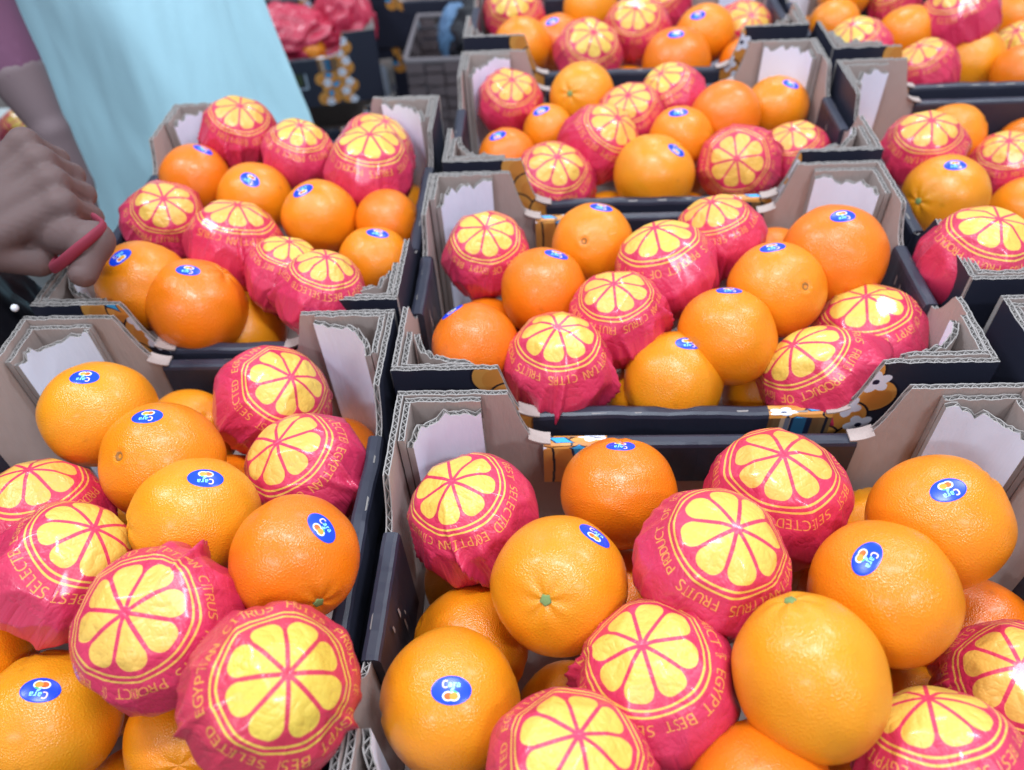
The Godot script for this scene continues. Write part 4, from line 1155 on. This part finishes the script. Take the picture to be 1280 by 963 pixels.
func surroundings() -> void:
	var cloth := mat(srgb(190, 237, 252), 0.9)
	cloth.rim_enabled = true
	cloth.rim = 0.4
	cloth.heightmap_enabled = true
	cloth.heightmap_texture = noise_tex(FastNoiseLite.TYPE_SIMPLEX, 0.03, 5)
	cloth.heightmap_scale = 0.015
	var skin := mat(srgb(98, 76, 74), 0.7)
	skin.subsurf_scatter_enabled = true
	skin.subsurf_scatter_strength = 0.1
	robe_person(Vector3(-0.69, 0, -1.34), cloth, skin)
	var mauve := mat(srgb(112, 72, 98), 0.9)
	figure("person in a mauve sleeve at the far left, forearm hanging beside the blue robe", Vector3(-1.18, 0, -1.12), PI * 0.6,
		[[Vector3(-0.99, 1.42, -1.06), 0.06], [Vector3(-0.76, 1.08, -1.06), 0.05], [Vector3(-0.692, 0.84, -0.97), 0.036], [Vector3(-0.667, 0.774, -0.945), 0.021]], mauve, mat(srgb(118, 100, 104), 0.65), 2,
		[[Vector3(-0.667, 0.774, -0.945), 0.023, Vector3(-0.666, 0.70, -0.93), 0.028], [Vector3(-0.666, 0.70, -0.93), 0.026, Vector3(-0.66, 0.62, -0.92), 0.012]])

	# hand holding a bag's red handle; k(x, y, z): x to the right, y up, z towards the camera, from the middle of the fist
	var hc := Vector3(-0.478, T + 0.08, -0.587)
	var ex := Vector3(0.80, 0.30, -0.52).normalized()    # from wrist to knuckles
	var ez := Vector3(0.0, 0.80, 0.60)                   # out of the back of the hand
	ez = (ez - ex * ez.dot(ex)).normalized()
	var ey := ez.cross(ex)                               # across the knuckles
	var k := func(x: float, y: float, z: float) -> Vector3: return hc + ex * x + ey * y + ez * z
	var hand := []
	for f in 4:
		var y := 0.036 - 0.0235 * f
		var ln: float = [0.92, 1.0, 0.96, 0.82][f]
		hand.append([k.call(-0.045, y * 0.6, 0.0), 0.015, k.call(0.034 * ln + 0.004, y, 0.008), 0.0125])       # metacarpal
		hand.append([k.call(0.034 * ln + 0.004, y, 0.008), 0.0118, k.call(0.046 * ln, y * 0.98, -0.032), 0.0098])  # first finger bone, bent down
		hand.append([k.call(0.046 * ln, y * 0.98, -0.032), 0.0098, k.call(0.016, y * 0.95, -0.047), 0.009])
		hand.append([k.call(0.016, y * 0.95, -0.047), 0.009, k.call(-0.002, y * 0.95, -0.034), 0.008])
	hand.append([k.call(-0.05, -0.02, -0.006), 0.017, k.call(-0.02, -0.048, -0.022), 0.0145])   # thumb
	hand.append([k.call(0.0, -0.03, -0.02), 0.018, Vector3(-0.397, 0.872, -0.545), 0.0165])
	hand.append([Vector3(-0.397, 0.872, -0.545), 0.0155, Vector3(-0.401, 0.858, -0.518), 0.012])
	hand.append([k.call(-0.03, 0.0, -0.02), 0.024, k.call(0.012, -0.012, -0.03), 0.02])
	hand.append([k.call(-0.045, 0, 0.0), 0.026, k.call(0.0, 0.004, -0.004), 0.021])
	var coat := mat(srgb(30, 28, 36), 0.85)
	figure("person in dark clothes at the left edge, fist closed on a red bag handle", Vector3(-0.98, 0, -0.42), -PI * 0.5,
		[[Vector3(-0.93, 1.42, -0.58), 0.06], [Vector3(-0.92, 1.12, -0.62), 0.055], [k.call(-0.19, -0.01, -0.01), 0.042], [k.call(-0.05, 0, 0), 0.027]], coat, skin, 2, hand)
	# the bag below the fist
	var bag := thing("shopping_bag", "dark bag with a red handle hanging from the fist at left", "bag", Vector3(-0.568, 0.46, -0.54))
	var black := mat(srgb(24, 22, 28), 0.4)
	part("bag_body", crumple(0.085, 0.42, 0.12, 12, 0.10), black, bag)
	var red := mat(srgb(128, 34, 56), 0.75)
	var o := bag.position
	var loop := Curve3D.new()
	for p in [Vector3(-0.408, 0.875, -0.577), Vector3(-0.387, 0.882, -0.553), Vector3(-0.387, 0.885, -0.533), Vector3(-0.397, 0.881, -0.521), Vector3(-0.413, 0.871, -0.517), Vector3(-0.434, 0.856, -0.529), Vector3(-0.448, 0.844, -0.556)]:
		loop.add_point(p - o)
	for i in loop.point_count:
		var dir := (loop.get_point_position(min(i + 1, loop.point_count - 1)) - loop.get_point_position(max(i - 1, 0))) * 0.17
		loop.set_point_in(i, -dir)
		loop.set_point_out(i, dir)
	var pts := []
	var rad := []
	for i in 41:
		pts.append(loop.sample_baked(loop.get_baked_length() * i / 40.0, true))
		rad.append(0.0028)
	part("handle", tube(pts, rad, 10, 1.8), red, bag)
	part("handle", tube([Vector3(0.02, 0.36, 0.03), Vector3(0.06, 0.40, 0.01), k.call(0.0, -0.02, -0.04) - o], [0.004, 0.004, 0.004], 8), red, bag)
	part("metal_stud", grid(6, 14, func(i: int, j: int): return sph(PI * i / 6.0, TAU * j / 14.0) * 0.0035, func(i: int, j: int): return Vector2.ZERO, null, true, true), mat(srgb(220, 220, 225), 0.2), bag, Vector3(0.085, 0.36, 0.02))

	# far stall: cartons on a low dark stand
	var stand := thing("low_stand", "low dark stand behind the robe carrying the far cartons", "stand", Vector3.ZERO)
	var sb := Buf.new()
	sb.box(Vector3(-1.4, 0.0, -2.9), Vector3(0.3, 0.06, -1.72))
	part("platform", sb.commit(), mat(srgb(30, 28, 34), 0.7), stand)
	carton("fruit_carton", -0.24, 0.24, 0.155, -0.155, "dark carton printed with oranges, topmost of the far stack behind the robe", ["front"], 901, Vector3(-0.735, 0.452, -2.2), Basis(Vector3.UP, 0.22))
	carton("fruit_carton", -0.24, 0.24, 0.155, -0.155, "dark carton underneath the printed one in the far stack behind the robe", ["front"], 902, Vector3(-0.70, 0.255, -2.19), Basis(Vector3.UP, 0.17))
	carton("fruit_carton", -0.24, 0.24, 0.155, -0.155, "dark carton at the top of the picture behind the far stack", [], 903, Vector3(-0.88, 0.47, -2.62), Basis(Vector3.UP, -0.05))
	carton("fruit_carton", -0.24, 0.24, 0.155, -0.155, "dark carton hidden low under the hindmost of the far stack", [], 904, Vector3(-0.88, 0.27, -2.62), Basis(Vector3.UP, 0.02))
	carton("fruit_carton", -0.24, 0.24, 0.155, -0.155, "dark carton at the top of the picture behind the woven crate", [], 905, Vector3(-0.33, 0.45, -2.62), Basis(Vector3.UP, 0.06))
	carton("fruit_carton", -0.24, 0.24, 0.155, -0.155, "dark carton low in shade behind the woven crate", [], 906, Vector3(-0.33, 0.255, -2.62), Basis(Vector3.UP, 0.02))
	var net_m := mat(srgb(196, 40, 74), 0.35)
	net_m.clearcoat_enabled = true
	net_m.clearcoat = 0.6
	var bagr := part("crumpled_wrapper", crumple(0.17, 0.085, 0.10, 21, 0.22), net_m, self, Vector3(-0.77, 0.395, -2.19))
	tag(bagr, "crumpled shiny red wrapping heaped in the far printed carton", "wrapper")
	var bag2 := part("crumpled_wrapper", crumple(0.08, 0.10, 0.08, 22, 0.25), net_m, self, Vector3(-0.585, 0.40, -2.26))
	tag(bag2, "pinkish red wrapper bunched at the right end of the far carton", "wrapper")
	orange(Vector3(-0.655, 0.385 - T, -2.135), 0.036, Vector3(0.3, 0.2, 0.9), 0, 0, "", Vector3.ZERO, Vector3.ZERO, "single orange peeping out below the red wrapping in the far carton", "")
	var hb := thing("cardboard_box", "plain tan cardboard box behind the dark bag at the top of the picture", "box", Vector3(0.08, 0.06, -2.6))
	var hbb := Buf.new()
	hbb.box(Vector3(-0.13, 0, -0.1), Vector3(0.13, 0.36, 0.1))
	part("box_body", hbb.commit(), M.kraft, hb)
	for s in [-1.0, 1.0]:
		var fb := Buf.new()
		for q in 2:
			var n0 := 0.004 * q
			fb.quad(Vector3(0.13 * s, 0.361 + n0, -0.1), Vector3(0.21 * s, 0.40 + n0, -0.1), Vector3(0.21 * s, 0.40 + n0, 0.1), Vector3(0.13 * s, 0.361 + n0, 0.1))
		part("flap", fb.commit(), M.kraft, hb)
	var lb2 := thing("white_box", "white box with loose fruit far left behind the fist", "box", Vector3(-1.10, 0.0, -1.52))
	var wb := Buf.new()
	wb.box(Vector3(-0.2, 0, -0.15), Vector3(0.2, 0.47, 0.15))
	part("box_body", wb.commit(), mat(srgb(196, 204, 206), 0.7), lb2)
	wrapped(Vector3(-1.075, 0.519 - T, -1.44), 0.05, Vector3(0.5, 0.8, 0.2), Vector3(1, 0, 0), 0.4, 2, 0, "red wrapped orange on the white box at the far left behind the fist", Vector3.ONE, "")
	orange(Vector3(-0.975, 0.513 - T, -1.44), 0.044, Vector3(0.3, 0.2, 0.9), 1, 0, "", Vector3.ZERO, Vector3.ZERO, "bare orange on the white box at the far left behind the fist", "")
	# grey crate of woven strips at the foot of the next aisle
	var bk := thing("woven_crate", "grey brown woven crate with pale rim behind the left carton", "crate", Vector3(-0.175, 0.06, -2.13))
	var wv := mat(srgb(104, 90, 93), 0.85)
	for f in [[Vector3(-0.2, 0, 0.15), Vector3(1, 0, 0), 0.4], [Vector3(0.2, 0, 0.15), Vector3(0, 0, -1), 0.3], [Vector3(0.2, 0, -0.15), Vector3(-1, 0, 0), 0.4], [Vector3(-0.2, 0, -0.15), Vector3(0, 0, 1), 0.3]]:
		var b := Buf.new()
		var nrm: Vector3 = (f[1] as Vector3).cross(Vector3.UP)
		for r in 11:
			for c in int(f[2] / 0.05):
				var out := 0.004 if (r + c) % 2 else -0.002
				var p: Vector3 = f[0] + f[1] * (c * 0.05 + 0.002) + Vector3(0, r * 0.032 + 0.004, 0) - nrm * out
				var q: Vector3 = p + f[1] * 0.046
				b.quad(p + Vector3(0, 0.027, 0), q + Vector3(0, 0.027, 0), q, p)
				b.quad(q + Vector3(0, 0.027, 0) + nrm * 0.006, p + Vector3(0, 0.027, 0) + nrm * 0.006, p + nrm * 0.006, q + nrm * 0.006)
		part("woven_side", b.commit(), wv, bk)
	part("rim", tube([Vector3(-0.2, 0.354, 0.15), Vector3(0.2, 0.354, 0.15), Vector3(0.2, 0.354, -0.15), Vector3(-0.2, 0.354, -0.15), Vector3(-0.2, 0.354, 0.15)], [0.008, 0.008, 0.008, 0.008, 0.008], 8), mat(srgb(112, 104, 108), 0.75), bk)
	var sheet := part("plastic_bag", crumple(0.05, 0.09, 0.06, 31, 0.12), mat(srgb(92, 124, 160), 0.4), self, Vector3(-0.25, 0.40, -2.14))
	tag(sheet, "blue plastic bag lying in the woven crate", "bag")
	var sack := part("dark_bag", crumple(0.12, 0.10, 0.11, 33, 0.15), mat(srgb(26, 26, 34), 0.5), self, Vector3(-0.15, 0.41, -2.12))
	tag(sack, "dark crumpled bag lying in the woven crate beside the blue one", "bag")
